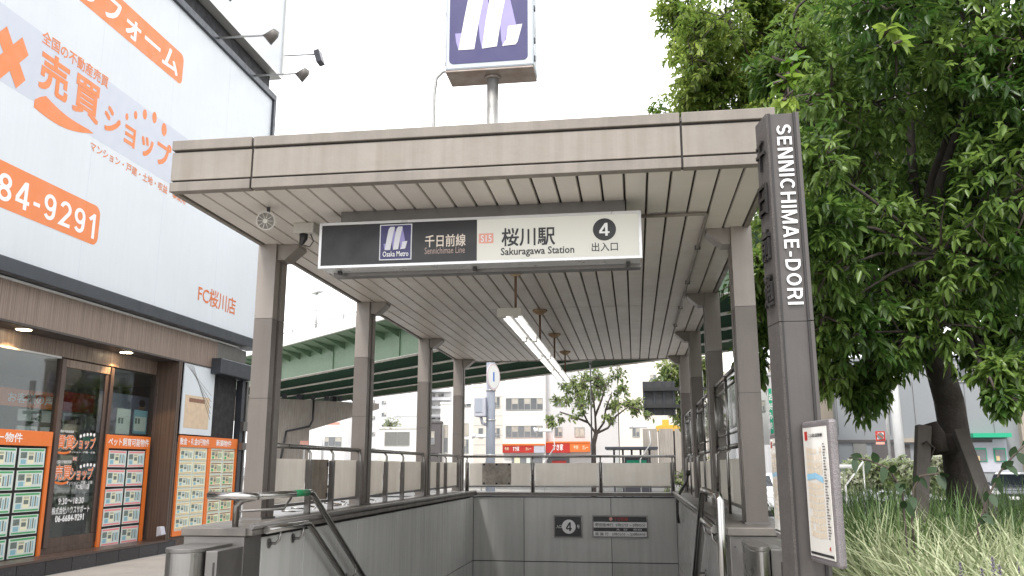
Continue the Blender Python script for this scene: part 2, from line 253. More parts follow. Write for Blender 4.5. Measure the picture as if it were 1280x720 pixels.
M = dict(
 fascia=mat('weathered_beige_panel', (.23,.205,.178), .55, .0, var=.35, vscale=1.6, streak=.55, streak_col=(.165,.135,.105), bump=.15, bscale=25),
 coping=mat('beige_coping', (.205,.18,.155), .5, 0, var=.35, vscale=4, streak=.3, speck=.15),
 joint=mat('dark_joint', (.035,.032,.03), .9),
 ceil=mat('ceiling_slat_paint', (.60,.55,.50), .42, .0, var=.16, vscale=2.2, objvar=.05, bump=.1, bscale=14),
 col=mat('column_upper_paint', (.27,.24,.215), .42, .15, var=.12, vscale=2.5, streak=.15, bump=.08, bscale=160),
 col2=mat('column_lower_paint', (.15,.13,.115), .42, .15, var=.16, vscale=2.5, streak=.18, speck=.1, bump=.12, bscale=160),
 groove=mat('column_groove', (.07,.06,.055), .5),
 steel=mat('stainless_steel', (.30,.29,.28), .3, 1, var=.12, vscale=6, bump=.06, bscale=12, grain=((90,90,3),.14,(.3,.3,.29))),
 steel2=mat('brushed_steel_sheet', (.19,.182,.174), .38, .8, var=.25, vscale=3, bump=.05, bscale=12, grain=((2,2,160),.12,(.22,.21,.2))),
 chrome=mat('polished_tube', (.42,.41,.395), .2, 1, var=.1, vscale=10),
 cap=mat('wall_coping', (.165,.15,.136), .4, .3, var=.5, vscale=5, speck=.2),
 panel=mat('glazed_wall_panel', (.56,.56,.54), .17, 0, var=.16, vscale=1.6, objvar=.07, bump=.05, bscale=4, spec=.5, streak=.22, speck=.06),
 rpanel=mat('frosted_rail_panel', (.86,.83,.78), .5, 0, var=.12, vscale=5, streak=.12, streak_col=(.4,.33,.26), objvar=.04),
 dirty=mat('stained_board', (.27,.225,.18), .7, 0, var=.6, vscale=9, streak=.5),
 granite=mat('mottled_board', (.42,.38,.33), .6, 0, var=.8, vscale=22, speck=.4),
 signw=emis('sign_white_face', (1,.98,.92), .07, (.50,.49,.43)), signb=mat('sign_black_face', (.014,.013,.014), .35, var=.3, vscale=4), signframe=mat('sign_frame_aluminium', (.62,.62,.62), .3, .5, var=.15),
 ink=mat('black_lettering', (.02,.02,.022), .4), white=mat('white_lettering', (.8,.8,.8), .4), navy=mat('metro_navy', (.036,.032,.12), .35), lav=mat('lavender_ribbon', (.27,.24,.50), .35), ltwhite=mat('ribbon_white', (.62,.62,.66), .35),
 salmon=mat('salmon_plate', (.72,.34,.27), .4), cream=mat('cream_lettering', (.72,.63,.54), .4), creamdim=mat('faded_lettering', (.40,.29,.25), .4),
 tsteel=mat('tower_sign_shell', (.42,.46,.50), .35, .2, var=.12, vscale=4, streak=.1), tbase=mat('rusty_galvanised', (.36,.33,.31), .55, .3, var=.6, vscale=5, vcol=(.2,.12,.08)), galv=mat('galvanised_tube', (.45,.45,.44), .42, .6, var=.3, vscale=9, streak=.3),
 pyl=mat('pylon_metallic_paint', (.085,.077,.073), .38, .35, var=.25, vscale=3, streak=.15, bump=.05), pylr=mat('pylon_rough_side', (.095,.085,.08), .62, .2, var=.3, vscale=8, speck=.5, bump=.9, bscale=230), pyld=mat('pylon_dark_trim', (.03,.027,.027), .4, .3, speck=.2),
 lettermetal=mat('metal_letter', (.70,.70,.70), .3, .2, var=.08), mapw=mat('map_paper', (.66,.64,.60), .22, coat=.4, var=.04), mapb=mat('map_block', (.66,.56,.44), .25, coat=.4, var=.06), mapriver=mat('map_river', (.26,.50,.68), .25, coat=.4), mapframe=mat('worn_map_frame', (.22,.20,.205), .5, .35, var=.3, vscale=12, speck=.6, bump=.4, bscale=170), red=mat('red_print', (.42,.025,.018), .4), orangeprint=mat('orange_print', (.62,.15,.03), .42),
 bill=mat('billboard_sheet', (.60,.635,.665), .4, 0, var=.12, vscale=.3, streak=.04), billband=mat('billboard_pale_band', (.50,.53,.60), .45, 0, var=.05, vscale=.5), billorange=mat('billboard_orange', (.72,.21,.06), .5, var=.05), billtext=mat('billboard_white_text', (.78,.78,.79), .5), dframe=mat('dark_metal_frame', (.05,.055,.065), .4, .4, var=.3), grille=mat('dark_gap', (.02,.02,.022), .8, bump=.6, bscale=30), lightmetal=mat('pale_trim', (.6,.6,.58), .4, .3, var=.2),
 wood=mat('brown_ribbed_cladding', (.13,.088,.066), .5, var=.2, vscale=.8, grain=((70,70,.6),.85,(.30,.235,.19))), wood2=mat('dark_ribbed_cladding', (.052,.034,.026), .5, grain=((60,60,.5),.8,(.12,.08,.06))), woodl=mat('interior_wood', (.3,.18,.1), .5),
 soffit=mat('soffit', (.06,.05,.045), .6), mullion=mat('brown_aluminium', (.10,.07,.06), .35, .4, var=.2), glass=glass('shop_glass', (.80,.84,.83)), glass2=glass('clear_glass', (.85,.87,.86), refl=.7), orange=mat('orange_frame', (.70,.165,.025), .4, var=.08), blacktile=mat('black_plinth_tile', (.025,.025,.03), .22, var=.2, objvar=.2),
 int_green=mat('interior_green', (.015,.20,.10), .6), int_grey=mat('interior_wall', (.60,.61,.60), .7), int_floor=mat('interior_floor', (.5,.47,.43), .5), int_ceil=mat('interior_ceiling', (.5,.5,.5), .7),
 card=mat('card_paper', (.60,.66,.62), .4, var=.1, vscale=30), cgreen=mat('card_green', (.06,.33,.12), .4), cpink=mat('card_red', (.72,.22,.24), .4), cblue=mat('card_blue', (.22,.42,.50), .4), cdark=mat('card_photo', (.14,.18,.16), .4, var=.8, vscale=40), ctan=mat('card_tan', (.62,.46,.26), .4, var=.3, vscale=25), cyellow=mat('card_cream', (.75,.72,.52), .4, var=.1, vscale=25), cbrown=mat('card_brown', (.22,.11,.07), .5),
 lamp=emis('downlight_lens', (1,.82,.55), 9), tube=emis('fluorescent_tube', (1,.97,.92), 1.1), reflector=mat('lamp_reflector', (.42,.42,.41), .35, var=.1), rust=mat('rusty_rod', (.20,.12,.075), .8, var=.5, vscale=14), rustplate=mat('rusty_cone', (.50,.36,.22), .75, var=.6, vscale=18, vcol=(.12,.06,.03)),
 plastic=mat('aged_white_plastic', (.52,.50,.45), .45, var=.2), blackp=mat('black_plastic', (.02,.02,.02), .4), darkmet=mat('dark_metal', (.07,.07,.08), .4, .4), 
 pave=mat('pavement_concrete', (.38,.37,.35), .8, var=.35, vscale=1.2, speck=.3, bump=.2, bscale=50), asphalt=mat('asphalt', (.19,.19,.19), .85, var=.3, vscale=.8, speck=.4, bump=.3, bscale=70), kerb=mat('kerb_stone', (.42,.41,.39), .8, var=.3), paint=mat('road_paint', (.75,.75,.73), .7, var=.2), step=mat('granite_step', (.40,.39,.37), .7, var=.3, speck=.4), concrete=mat('concrete', (.42,.385,.345), .85, var=.35, vscale=.35, streak=.6, streak_col=(.2,.17,.15), bump=.2, bscale=8), soil=mat('soil', (.06,.045,.03), .95, var=.5, bump=.8, bscale=30),
 ogreen=mat('overpass_green', (.13,.205,.125), .5, var=.2, vscale=.4, streak=.25), ogreen_shaded=mat('overpass_green_shaded', (.03,.085,.05), .6, var=.3, vscale=.4), oflange=mat('overpass_flange', (.50,.49,.44), .6, var=.35, vscale=1.2), odeck=mat('overpass_deck', (.30,.32,.30), .8, var=.3),  # darker green copy holds the shade between the girders and under the deck
 bwhite=mat('white_render', (.78,.77,.75), .8, var=.06, vscale=.4), bwarm=mat('warm_tile_wall', (.70,.655,.60), .7, var=.1, vscale=.6), bgrey=mat('pale_grey_render', (.55,.55,.56), .8, var=.1, vscale=.3), bgrey2=mat('grey_tile', (.25,.265,.28), .6, var=.1, vscale=.3), bdark=mat('dark_grey_render', (.10,.093,.095), .8, var=.1), btan=mat('tan_render', (.36,.315,.265), .8, var=.2, vscale=.4, streak=.2), bglass=mat('window_glass', (.16,.17,.18), .12, var=.5, vscale=1.5), curtain=mat('window_curtain', (.45,.42,.37), .7, var=.6, vscale=2), shutter=mat('grey_shutter', (.22,.22,.21), .6, var=.2), awn=mat('green_awning', (.015,.36,.20), .6), aframe=mat('window_frame', (.4,.4,.38), .4, .3),
 bark=mat('bark', (.04,.031,.026), .9, var=.5, vscale=6, bump=1., bscale=35), bark2=mat('bark_thin', (.07,.055,.045), .9, var=.4, vscale=8), stake=mat('grey_timber', (.075,.065,.058), .85, var=.5, vscale=6, grain=((40,40,2),.5,(.06,.05,.045))), rope=mat('palm_rope', (.03,.022,.018), .95, bump=.8, bscale=120),
 leaf=leafmat('leaf_main', (.045,.105,.018), (.23,.34,.08), .5), leafy=leafmat('leaf_young', (.11,.22,.025), (.28,.38,.07), .5), leafs=leafmat('leaf_second', (.10,.18,.03), (.36,.44,.10), .5), leafbg=leafmat('leaf_street', (.09,.14,.04), (.32,.38,.14), .55), blade=leafmat('grass_blade', (.14,.20,.07), (.58,.60,.40), .35, .45), blade_shaded=leafmat('grass_blade_dark_shaded', (.035,.085,.02), (.17,.26,.09), .35, .45), hedge=leafmat('hedge_leaf_sunlit', (.28,.38,.13), (.90,.86,.78), .5), lavf=mat('lavender_flower', (.15,.13,.17), .8), bigleaf=mat('broad_leaf', (.012,.036,.007), .6, var=.4, vscale=12),  # hedge leaves carry sun glare, dark grass blades partly tree shade, in their colour
 carw=mat('car_white', (.72,.73,.74), .15, 0, coat=.6), card_=mat('car_dark', (.06,.065,.085), .2, .3, coat=.6), cars=mat('car_silver', (.42,.43,.44), .2, .6, coat=.5), tyre=mat('tyre', (.02,.02,.02), .8), rim=mat('rim', (.4,.4,.4), .3, .8), cglass=mat('car_glass', (.02,.025,.03), .05), hl=mat('headlight', (.7,.7,.72), .1), plate=mat('number_plate', (.75,.75,.72), .4), tail=mat('tail_light', (.35,.01,.01), .2),
 polegrey=mat('pole_blue_grey', (.33,.36,.42), .5, var=.15, vscale=2), polewhite=mat('pole_white', (.7,.7,.69), .5, var=.15), signback=mat('sign_back_grey', (.035,.035,.038), .6, var=.2), mirror=mat('traffic_mirror_back', (.62,.52,.53), .4), boxgrey=mat('equipment_box', (.45,.46,.52), .5, var=.15), bluesign=mat('blue_print', (.08,.18,.55), .4), yellow=mat('yellow_machine', (.72,.42,.06), .5), greenband=mat('green_tape', (.01,.17,.06), .4), holebox=mat('black_void', (.012,.011,.011), .9),
 skyplain=mat('poster_sky', (.60,.64,.67), .4, var=.1, vscale=1), posterbld=mat('poster_building', (.60,.46,.32), .4, var=.3, vscale=8), skin=mat('poster_skin', (.55,.35,.26), .5), wallposter=mat('poster_violet', (.30,.30,.42), .4, var=.15),
)
def make_translucent(m, f):
    t = m.node_tree; N = t.nodes; b = N['Principled BSDF']; o = N['Material Output']; tl = N.new('ShaderNodeBsdfTranslucent'); x = N.new('ShaderNodeMixShader'); x.inputs[0].default_value = f
    t.links.new(b.inputs['Base Color'].links[0].from_socket, tl.inputs[0]); t.links.new(b.outputs[0], x.inputs[1]); t.links.new(tl.outputs[0], x.inputs[2]); t.links.new(x.outputs[0], o.inputs[0])
make_translucent(M['rpanel'], .6)
X, Y, Z = Vector((1,0,0)), Vector((0,1,0)), Vector((0,0,1))

# ================================================================ SETTING
HX0, HX1, HY0, HY1 = -2.86, .99, 4.55, 13.45          # stairwell opening
def sheet(name, x0, x1, y0, y1, z, th, m, hole=True):
    b = MB()
    if hole:
        for a in ((x0, y0, x1, HY0), (x0, HY1, x1, y1), (x0, HY0, HX0, HY1), (HX1, HY0, x1, HY1)): b.box((a[0], a[1], z-th), (a[2], a[3], z))
    else: b.box((x0, y0, z-th), (x1, y1, z))
    return b.build(name, m, kind='structure')
sheet('ground', -900, 900, -300, 1500, -.13, .3, M['asphalt'])
sheet('pavement', -8.5, 9, -8, 17, 0, .125, M['pave'])
rbox('kerb', (-8.5, 17.0, -.129), (9, 17.15, .012), M['kerb'], kind='structure')
rbox('kerb', (9.0, -8, -.129), (9.15, 17.15, .011), M['kerb'], kind='structure')
sheet('far_pavement', -60, 60, 57, 120, 0, .127, M['pave'], False)
for i in range(14):
    b = MB().box((-34+i*5, 28.6, -.126), (-31+i*5, 28.75, -.122)); b.build('road_marking', M['paint'], kind='structure')
b = MB().box((-40, 19, -.126), (30, 19.18, -.122)); b.build('road_marking', M['paint'], kind='structure')
for i in range(9):
    MB().box((10.2+i*1.0, 33, -.126), (10.7+i*1.0, 40, -.122)).build('road_marking', M['paint'], kind='structure')

# ---- stairwell -------------------------------------------------
WL, WR, WB, ZC = -2.45, .58, 13.1, 1.17
st = empty('stairs', (-.93, 6.5, 0), kind='structure')
for k in range(3): rbox('step', (HX0, 3.65+k*.3, .001 if k == 0 else .15*k), (HX1, 4.549 if k < 9 else 0, .15*(k+1)-.003*0), M['step'], st, .008)
rbox('landing', (WL-.02, 4.552, .05), (WR+.02, 6.5, .45), M['step'], st)
for k in range(24):
    rbox('step', (WL-.02, 6.5+k*.29+.002, .45-.165*(k+1)-.25), (WR+.02, 6.5+(k+1)*.29, .45-.165*(k+1)), M['step'], st, .006)
rbox('passage_floor', (WL-.3, 13.46, -3.9), (WR+.3, 24, -3.7), M['step'], st)
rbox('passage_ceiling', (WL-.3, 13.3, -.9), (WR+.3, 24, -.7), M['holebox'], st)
rbox('passage_wall', (WL-.3, 13.46, -3.7), (WL, 24, -.9), M['panel'], st)
rbox('passage_wall', (WR, 13.46, -3.7), (WR+.3, 24, -.9), M['panel'], st)
rbox('passage_end', (WL-.3, 24, -3.9), (WR+.3, 24.2, -.7), M['panel'], st)

def tiled_wall(name, label, axis, plane, sgn, outer, spans, rows, cap_lo, cap_hi):
    "panelled wall; axis is the direction it runs in"
    root = empty(name, (plane if axis == 'y' else -.9, 9 if axis == 'y' else plane, 0), label, 'wall')
    f = plane - sgn*.03
    lo, hi = spans[0], spans[-1]; zt = rows[0]
    core = MB()
    if axis == 'y': core.box((f, lo, rows[-1]), (outer, HY1, zt+.0))
    else: core.box((lo-.02, f, rows[-1]), (hi+.02, outer, zt-.002))
    core.build('wall_core', M['joint'], root)
    g = .004
    for i in range(len(spans)-1):
        for j in range(len(rows)-1):
            a0, a1 = spans[i]+g, spans[i+1]-g; z0, z1 = rows[j+1]+g, rows[j]-g*2
            if axis == 'y': rbox('panel', (f, a0, z0), (plane, a1, z1), M['panel'], root, .002)
            else: rbox('panel', (a0, f, z0), (a1, plane, z1), M['panel'], root, .002)
    return root
rows = [1.10, .17, -.76, -1.69, -2.62, -3.9]
lw = tiled_wall('stairwell_wall', 'grey glazed panel wall on the left side of the stairs', 'y', WL, 1, HX0, [5.53, 6.27, 7.53, 8.77, 10.0, 11.25, 12.5, WB-.002], rows, 0, 0)
MB().prism([(WL+.02, 5.28, ZC), (WL+.045, 5.28, ZC-.02), (WL+.045, 5.28, ZC-.05), (HX0-.02, 5.28, ZC-.05), (HX0-.02, 5.28, ZC)], (0, WB-5.28+.05, 0)).build('coping', M['cap'], lw, .004)
MB().tube([(WL+.035, 5.28, ZC+.005), (WL+.035, WB-.03, ZC+.005)], .02, 8).build('edge_trim', M['steel2'], lw)
rw = tiled_wall('stairwell_wall', 'grey glazed panel wall on the right side of the stairs', 'y', WR, -1, HX1, [6.02, 6.5, 7.53, 8.77, 10.0, 11.25, 12.5, WB-.002], rows, 0, 0)
MB().prism([(WR-.02, 5.77, ZC), (WR-.045, 5.77, ZC-.02), (WR-.045, 5.77, ZC-.05), (HX1+.02, 5.77, ZC-.05), (HX1+.02, 5.77, ZC)], (0, WB-5.77+.05, 0)).build('coping', M['cap'], rw, .004)
MB().tube([(WR-.035, 5.77, ZC+.005), (WR-.035, WB-.03, ZC+.005)], .02, 8).build('edge_trim', M['steel2'], rw)
x1, x2 = at(655, 650, 'y', WB).x, at(764, 650, 'y', WB).x
bw = tiled_wall('stairwell_wall', 'dark grey panel wall at the back carrying two small signs', 'x', WB, -1, HY1, [WL, x1, x2, WR], [1.10, .17, -.8], 0, 0)
rbox('coping', (WL-.0, WB-.035, ZC-.055), (WR+.0, HY1+.03, ZC-.006), M['cap'], bw, .004)

# ---- end cabinets (stainless) ---------------------------------
def endcab(xa, xb, ya, yb, label):
    t = empty('steel_end_cabinet', ((xa+xb)/2, ya, 0), label, 'metal cabinet')
    rbox('body', (xa, ya, .452), (xb, yb, 1.118), M['steel2'], t, .006)
    rbox('top', (xa-.012, ya-.015, 1.1185), (xb+.012, yb, 1.169), M['cap'], t, .005)
    rbox('seam', (xa-.001, ya-.003, .8), (xb+.001, ya-.0005, .806), M['joint'], t)
    for zz in (.55, 1.05):
        for xx in (xa+.03, xb-.03): MB().disc((xx, ya-.0005, zz), -Y, .007, .003, 8).build('screw', M['darkmet'], t)
    return t
endcab(-2.86, -2.452, 5.27, 5.527, 'brushed steel end block capping the left stair wall')
endcab(.582, .99, 5.76, 6.017, 'brushed steel end block capping the right stair wall')
def post_cover(cx, r, y0, ztop, side, label):
    t = empty('flood_gate_housing', (cx, y0, 0), label, 'steel housing')
    n = 20
    pts = [(cx-r, y0+.42, 0)] + [(cx-r*math.cos(math.pi*k/n), y0+.12-(.12)*math.sin(math.pi*k/n)*1.3, 0) for k in range(n+1)] + [(cx+r, y0+.42, 0)]
    b = MB().prism([(p[0], p[1], .452) for p in pts], (0, 0, ztop-.452))
    b.build('shell', M['steel'], t, .004)
    b = MB().prism([(cx+(p[0]-cx)*1.04, y0+.1+(p[1]-y0-.1)*1.04, ztop) for p in pts], (0, 0, .022)); b.build('lid', M['steel2'], t, .003)
    rbox('side_box', (cx+side*r*1.05, y0+.06, .452), (cx+side*(r*1.05+.075), y0+.4, ztop+.004), M['steel2'], t, .004)
    rbox('slot', (cx+side*(r*1.05+.05), y0+.056, .6), (cx+side*(r*1.05+.06), y0+.0605, ztop-.06), M['joint'], t)
    return t
post_cover(-2.66, .125, 4.87, 1.055, 1, 'rounded stainless housing in front of the left end block')
post_cover(.655, .052, 4.86, 1.108, 1, 'narrow stainless housing beside the signpost foot')
MB().box((HX0-.35, 3.2, 0.002), (HX0-.0, 4.55, .45)).build('plinth', M['step'], None, .01, kind='structure')
MB().box((-2.86, 4.12, .0015), (-2.2, 4.549, .448)).build('plinth', M['step'], None, .008, kind='structure')

# ---- canopy ----------------------------------------------------
CX0, CX1, CY0, CY1, CZ = -2.85, .855, 4.75, 13.85, 3.25
can = empty('entrance_canopy', (-1, 9.3, 0), 'beige flat roofed canopy on eight grey columns over the subway stairs', 'canopy')
rbox('roof', (CX0+.02, CY0+.06, CZ+.045), (CX1-.02, CY1-.02, 3.50), M['coping'], can)
js = [CX0, at(316, 190, 'y', CY0).x, at(851, 160, 'y', CY0).x, CX1]
for i in range(3):
    a, b_ = js[i]+(.006 if i else 0), js[i+1]-(.006 if i < 2 else 0)
    rbox('fascia_panel', (a, CY0, 3.312), (b_, CY0+.05, 3.497), M['fascia'], can, .003)
    rbox('coping_panel', (a, CY0-.012, 3.510), (b_, CY0+.3, 3.575), M['coping'], can, .004)
    rbox('fascia_lip', (a, CY0-.006, 3.238), (b_, CY0+.06, 3.299), M['coping'], can, .003)
rbox('fascia_backing', (CX0+.01, CY0+.012, 3.245), (CX1-.01, CY0+.058, 3.53), M['joint'], can)
for sx, s in ((CX0, 1), (CX1, -1)):
    ys = [CY0+.062, 7.8, 10.8, CY1]
    for i in range(3):
        rbox('side_fascia', (sx, ys[i]+.004, 3.312), (sx+s*.05, ys[i+1]-.004, 3.497), M['fascia'], can)
        rbox('side_coping', (sx-s*.008, ys[i]+.25*(i == 0)+.004, 3.51), (sx+s*.2, ys[i+1]-.004, 3.573), M['coping'], can)
        rbox('side_lip', (sx-s*.004, ys[i]+.004, 3.238), (sx+s*.03, ys[i+1]-.004, 3.299), M['coping'], can)
rbox('rear_fascia', (CX0+.05, CY1-.05, 3.24), (CX1-.05, CY1, 3.49), M['fascia'], can)
rbox('ceiling_backing', (CX0+.03, CY0+.06, 3.275), (CX1-.03, CY1-.05, 3.285), M['joint'], can)
NW = 26; sw = (CX1-CX0-.064)/NW
for r_, (ya, yb) in enumerate(((CY0+.065, 9.13), (9.145, CY1-.055))):
    for i in range(NW):
        xa = CX0+.032+i*sw+.006; dz = random.uniform(-.0015, .0015)
        o = MB().prism([(xa, ya, CZ+.012+dz), (xa+.004, ya, CZ+dz), (xa+sw-.016, ya, CZ+dz), (xa+sw-.012, ya, CZ+.012+dz), (xa+sw-.012, ya, CZ+.022), (xa, ya, CZ+.022)], (0, yb-ya, 0)).build('ceiling_slat', M['ceil'], can)
def column(cx, cy, inner):
    w_, d_ = .145, .22; zs = 2.66
    root = can
    def shell(z0, z1, m, nm, par):
        s = inner
        xo, xi = cx-s*w_/2, cx+s*w_/2
        b = MB()
        b.box((xo, cy-d_/2, z0), (xi, cy-d_/2+.085, z1))
        b.box((xo, cy-d_/2+.085, z0), (xi-s*.022, cy-d_/2+.125, z1), 1)
        b.box((xo, cy-d_/2+.125, z0), (xi+s*.003, cy+d_/2, z1))
        return b.build(nm, [m, M['groove']], par, 0)
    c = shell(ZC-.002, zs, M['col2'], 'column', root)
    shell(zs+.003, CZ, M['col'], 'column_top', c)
    rbox('base_plate', (cx-w_/2-.012, cy-d_/2-.012, ZC-.004), (cx+w_/2+.012, cy+d_/2+.012, ZC+.012), M['steel2'], c)
    rbox('joint_band', (cx-w_/2-.0015, cy-d_/2-.0015, 2.05), (cx+w_/2+.0015, cy-d_/2+.06, 2.054), M['groove'], c)
    s = inner; x0 = cx+s*w_/2
    MB().prism([(x0, cy-.085, CZ-.002), (x0+s*.17, cy-.085, CZ-.002), (x0+s*.17, cy-.085, CZ-.03), (x0+s*.06, cy-.085, CZ-.125), (x0, cy-.085, CZ-.125)], (0, .17, 0)).build('haunch', M['col'], c, .003)
LCX, RCX = -2.79, .815
LY = [6.2, 8.6, 11.25, 13.55]; RY = [6.2, 8.6, 11.1, 13.55]
for yy in LY: column(LCX, yy, 1)
for yy in RY: column(RCX-.01, yy, -1)

# ---- railings --------------------------------------------------
def rail_y(x, ya, yb, posts, label, boards=None, tall=False, sgn=1):
    t = empty('railing', (x, (ya+yb)/2, ZC), label, 'railing', 'railing bays between the canopy columns')
    MB().tube([(x, ya, 1.71), (x, yb, 1.71)], .021, 10).build('top_rail', M['steel'], t)
    ps = [ya+.06]+posts+[yb-.06]
    for p in posts+[yb-.06]+([ya+.06] if tall else []):
        MB().tube([(x+sgn*.035, p, ZC-.003), (x+sgn*.035, p, 1.66), (x+sgn*.005, p, 1.705)], .012, 8).build('post', M['steel'], t)
        rbox('post_plate', (x+.005, p-.02, ZC-.002), (x+.05, p+.02, 1.60), M['steel2'], t) if not tall else None
    for i in range(len(ps)-1):
        m = M['dirty'] if boards and i in boards else M['rpanel']
        o = rbox('panel', (x-.008, ps[i]+.03, 1.262), (x+.006, ps[i+1]-.03, 1.61), m, t, .002)
        if boards and i in boards:
            o['label'] = 'brown stained panel'
            for yy in (ps[i]+.06, ps[i+1]-.06):
                for zz in (1.3, 1.57): rbox('clip', (x+.006, yy-.012, zz-.018), (x+.014, yy+.012, zz+.018), M['blackp'], o)
    rbox('bottom_rail', (x-.012, ya+.01, 1.235), (x+.012, yb-.01, 1.258), M['steel2'], t)
    if tall:
        for z_, rr in ((1.82, .010), (2.21, .012), (2.31, .021)): MB().tube([(x, ya, z_), (x, yb, z_)], rr, 8).build('upper_rail', M['steel'], t)
        for p in (ya+.05, (ya+yb)/2, yb-.05): MB().tube([(x+sgn*.02, p, 1.7), (x+sgn*.02, p, 2.3)], .012, 8).build('upper_post', M['steel'], t)
        for k in range(2):
            a = ya+.09+k*(yb-ya-.14)/2; rbox('glass_pane', (x-.004, a, 1.85), (x+.004, a+(yb-ya-.14)/2-.06, 2.19), M['glass2'], t)
    return t
yof = lambda px: at(px, 600, 'x', -2.76).y
rail_y(-2.77, 6.33, 8.47, [yof(383), yof(412)], 'low railing bay with a brown stained panel behind the green taped handrail', [1])
rail_y(-2.77, 8.73, 11.12, [yof(480), yof(501)], 'low frosted panel railing bay between second and third left columns')
rail_y(-2.77, 11.38, 13.42, [yof(546), yof(559)-.2], 'short looking railing bay before the last left column')
for (a, b_, lb) in ((6.33, 8.47, 'tall glazed railing bay just behind the nearest right column'), (8.73, 10.97, 'tall glazed railing bay in the middle of the right side'), (11.23, 13.42, 'tall glazed railing bay next to the last right column')):
    rail_y(.80, a, b_, [(a+b_)/2], lb, None, True, -1)
br = empty('railing', (-.9, 13.28, ZC), 'long back railing with three pale panels above the back wall', 'railing', 'railing bays between the canopy columns')
YB = 13.28
xs = [at(p, 600, 'y', YB).x for p in (584, 666, 751, 841)]
MB().tube([(xs[0]-.1, YB, 1.70), (xs[3]+.05, YB, 1.70)], .02, 10).build('top_rail', M['steel'], br)
for x_ in xs:
    MB().tube([(x_, YB-.03, ZC-.008), (x_, YB-.03, 1.64), (x_, YB, 1.69)], .013, 8).build('post', M['steel'], br)
    rbox('post_plate', (x_-.03, YB-.015, ZC-.007), (x_+.03, YB-.004, 1.61), M['steel2'], br)
for i in range(3): rbox('panel', (xs[i]+.035, YB-.004, 1.262), (xs[i+1]-.035, YB+.008, 1.60), M['rpanel'], br, .002)
rbox('bottom_rail', (xs[0], YB-.01, 1.237), (xs[3], YB+.012, 1.257), M['steel2'], br)
a, b_ = at(603, 579, 'y', YB), at(639, 606, 'y', YB)
o = rbox('patch_board', (a.x, YB-.018, b_.z), (b_.x, YB-.006, a.z), M['granite'], br, 0, label='mottled brown patch board')
for x_ in (a.x+.03, (a.x+b_.x)/2, b_.x-.03):
    for z_ in (a.z-.02, b_.z+.02): rbox('clip', (x_-.014, YB-.026, z_-.014), (x_+.014, YB-.018, z_+.014), M['blackp'], o)

# ---- handrails -------------------------------------------------
def arc(p, q, r_, n=5):
    return None
SL = -.57
def handrail(x, z, y0, y1, label, wallx, s, tape=False):
    t = empty('handrail', (x, y0, z-.85), label, 'handrail')
    L_ = 5.6
    MB().tube([(x, y0, z), (x, y1-.05, z), (x, y1-.01, z-.003), (x, y1+.03, z-.02), (x, y1+L_, z+SL*L_)], .0235, 14).build('rail', M['chrome'], t)
    k = 0
    for yy in ([y0+.22, y1-.1] + [y1+1.1*j for j in (1, 2, 3, 4)]):
        zz = z if yy < y1 else z+SL*(yy-y1)
        if zz-.10 > 1.07: continue
        MB().tube([(x, yy, zz-.02), (x-s*.005, yy, zz-.075), (x-s*.03, yy, zz-.10), (wallx+s*.008, yy, zz-.10)], .009, 8).build('bracket', M['steel'], t)
        MB().disc((wallx+s*.001, yy, zz-.10), (s, 0, 0), .032, .008, 16).build('rose', M['steel'], t)
    if tape:
        MB().tube([(x, y1-.33, z), (x, y1-.08, z)], .0245, 14).build('tape', M['greenband'], t)
    return t
yb_ = 6.15
h = handrail(-2.36, 1.365, 5.22, yb_, 'upper stainless stair handrail on the left with green tape', WL, 1, True)
MB().tube([(-2.36, 5.25, 1.365), (-2.365, 5.19, 1.366), (-2.41, 5.14, 1.368), (-2.64, 5.13, 1.372)], .024, 12).build('rail_return', M['chrome'], h)
MB().tube([(-2.56, 5.36, 1.168), (-2.56, 5.36, 1.30), (-2.5, 5.33, 1.34), (-2.38, 5.3, 1.36)], .02, 12).build('post', M['steel'], h)
MB().tube([(-2.56, 5.36, 1.265), (-2.40, 5.75, 1.265), (-2.37, 5.8, 1.34)], .008, 8).build('brace', M['steel'], h)
handrail(-2.37, 1.145, 5.42, yb_, 'lower stainless stair handrail on the left', WL, 1)
h = handrail(.50, 1.375, 5.6, 6.75, 'upper stainless stair handrail on the right with an upright front leg', WR, -1)
MB().tube([(.50, 5.6, 1.375), (.505, 5.56, 1.372), (.51, 5.53, 1.34), (.51, 5.53, .45)], .0245, 14).build('front_leg', M['chrome'], h)
handrail(.49, 1.155, 5.75, 6.75, 'lower stainless stair handrail on the right', WR, -1)
c = empty('cable', (.55, 11.9, 1.17), 'short black hose hanging over the right wall coping', 'hose')
MB().tube([(.70, 11.9, 1.45), (.68, 11.9, 1.35), (.6, 11.88, 1.24), (.545, 11.85, 1.12), (.535, 11.8, .95), (.55, 11.78, .82)], .018, 8).build('hose', M['blackp'], c)
MB().tube([(.70, 11.9, 1.43), (.705, 11.9, 1.5)], .03, 8).build('plug', M['blackp'], c)

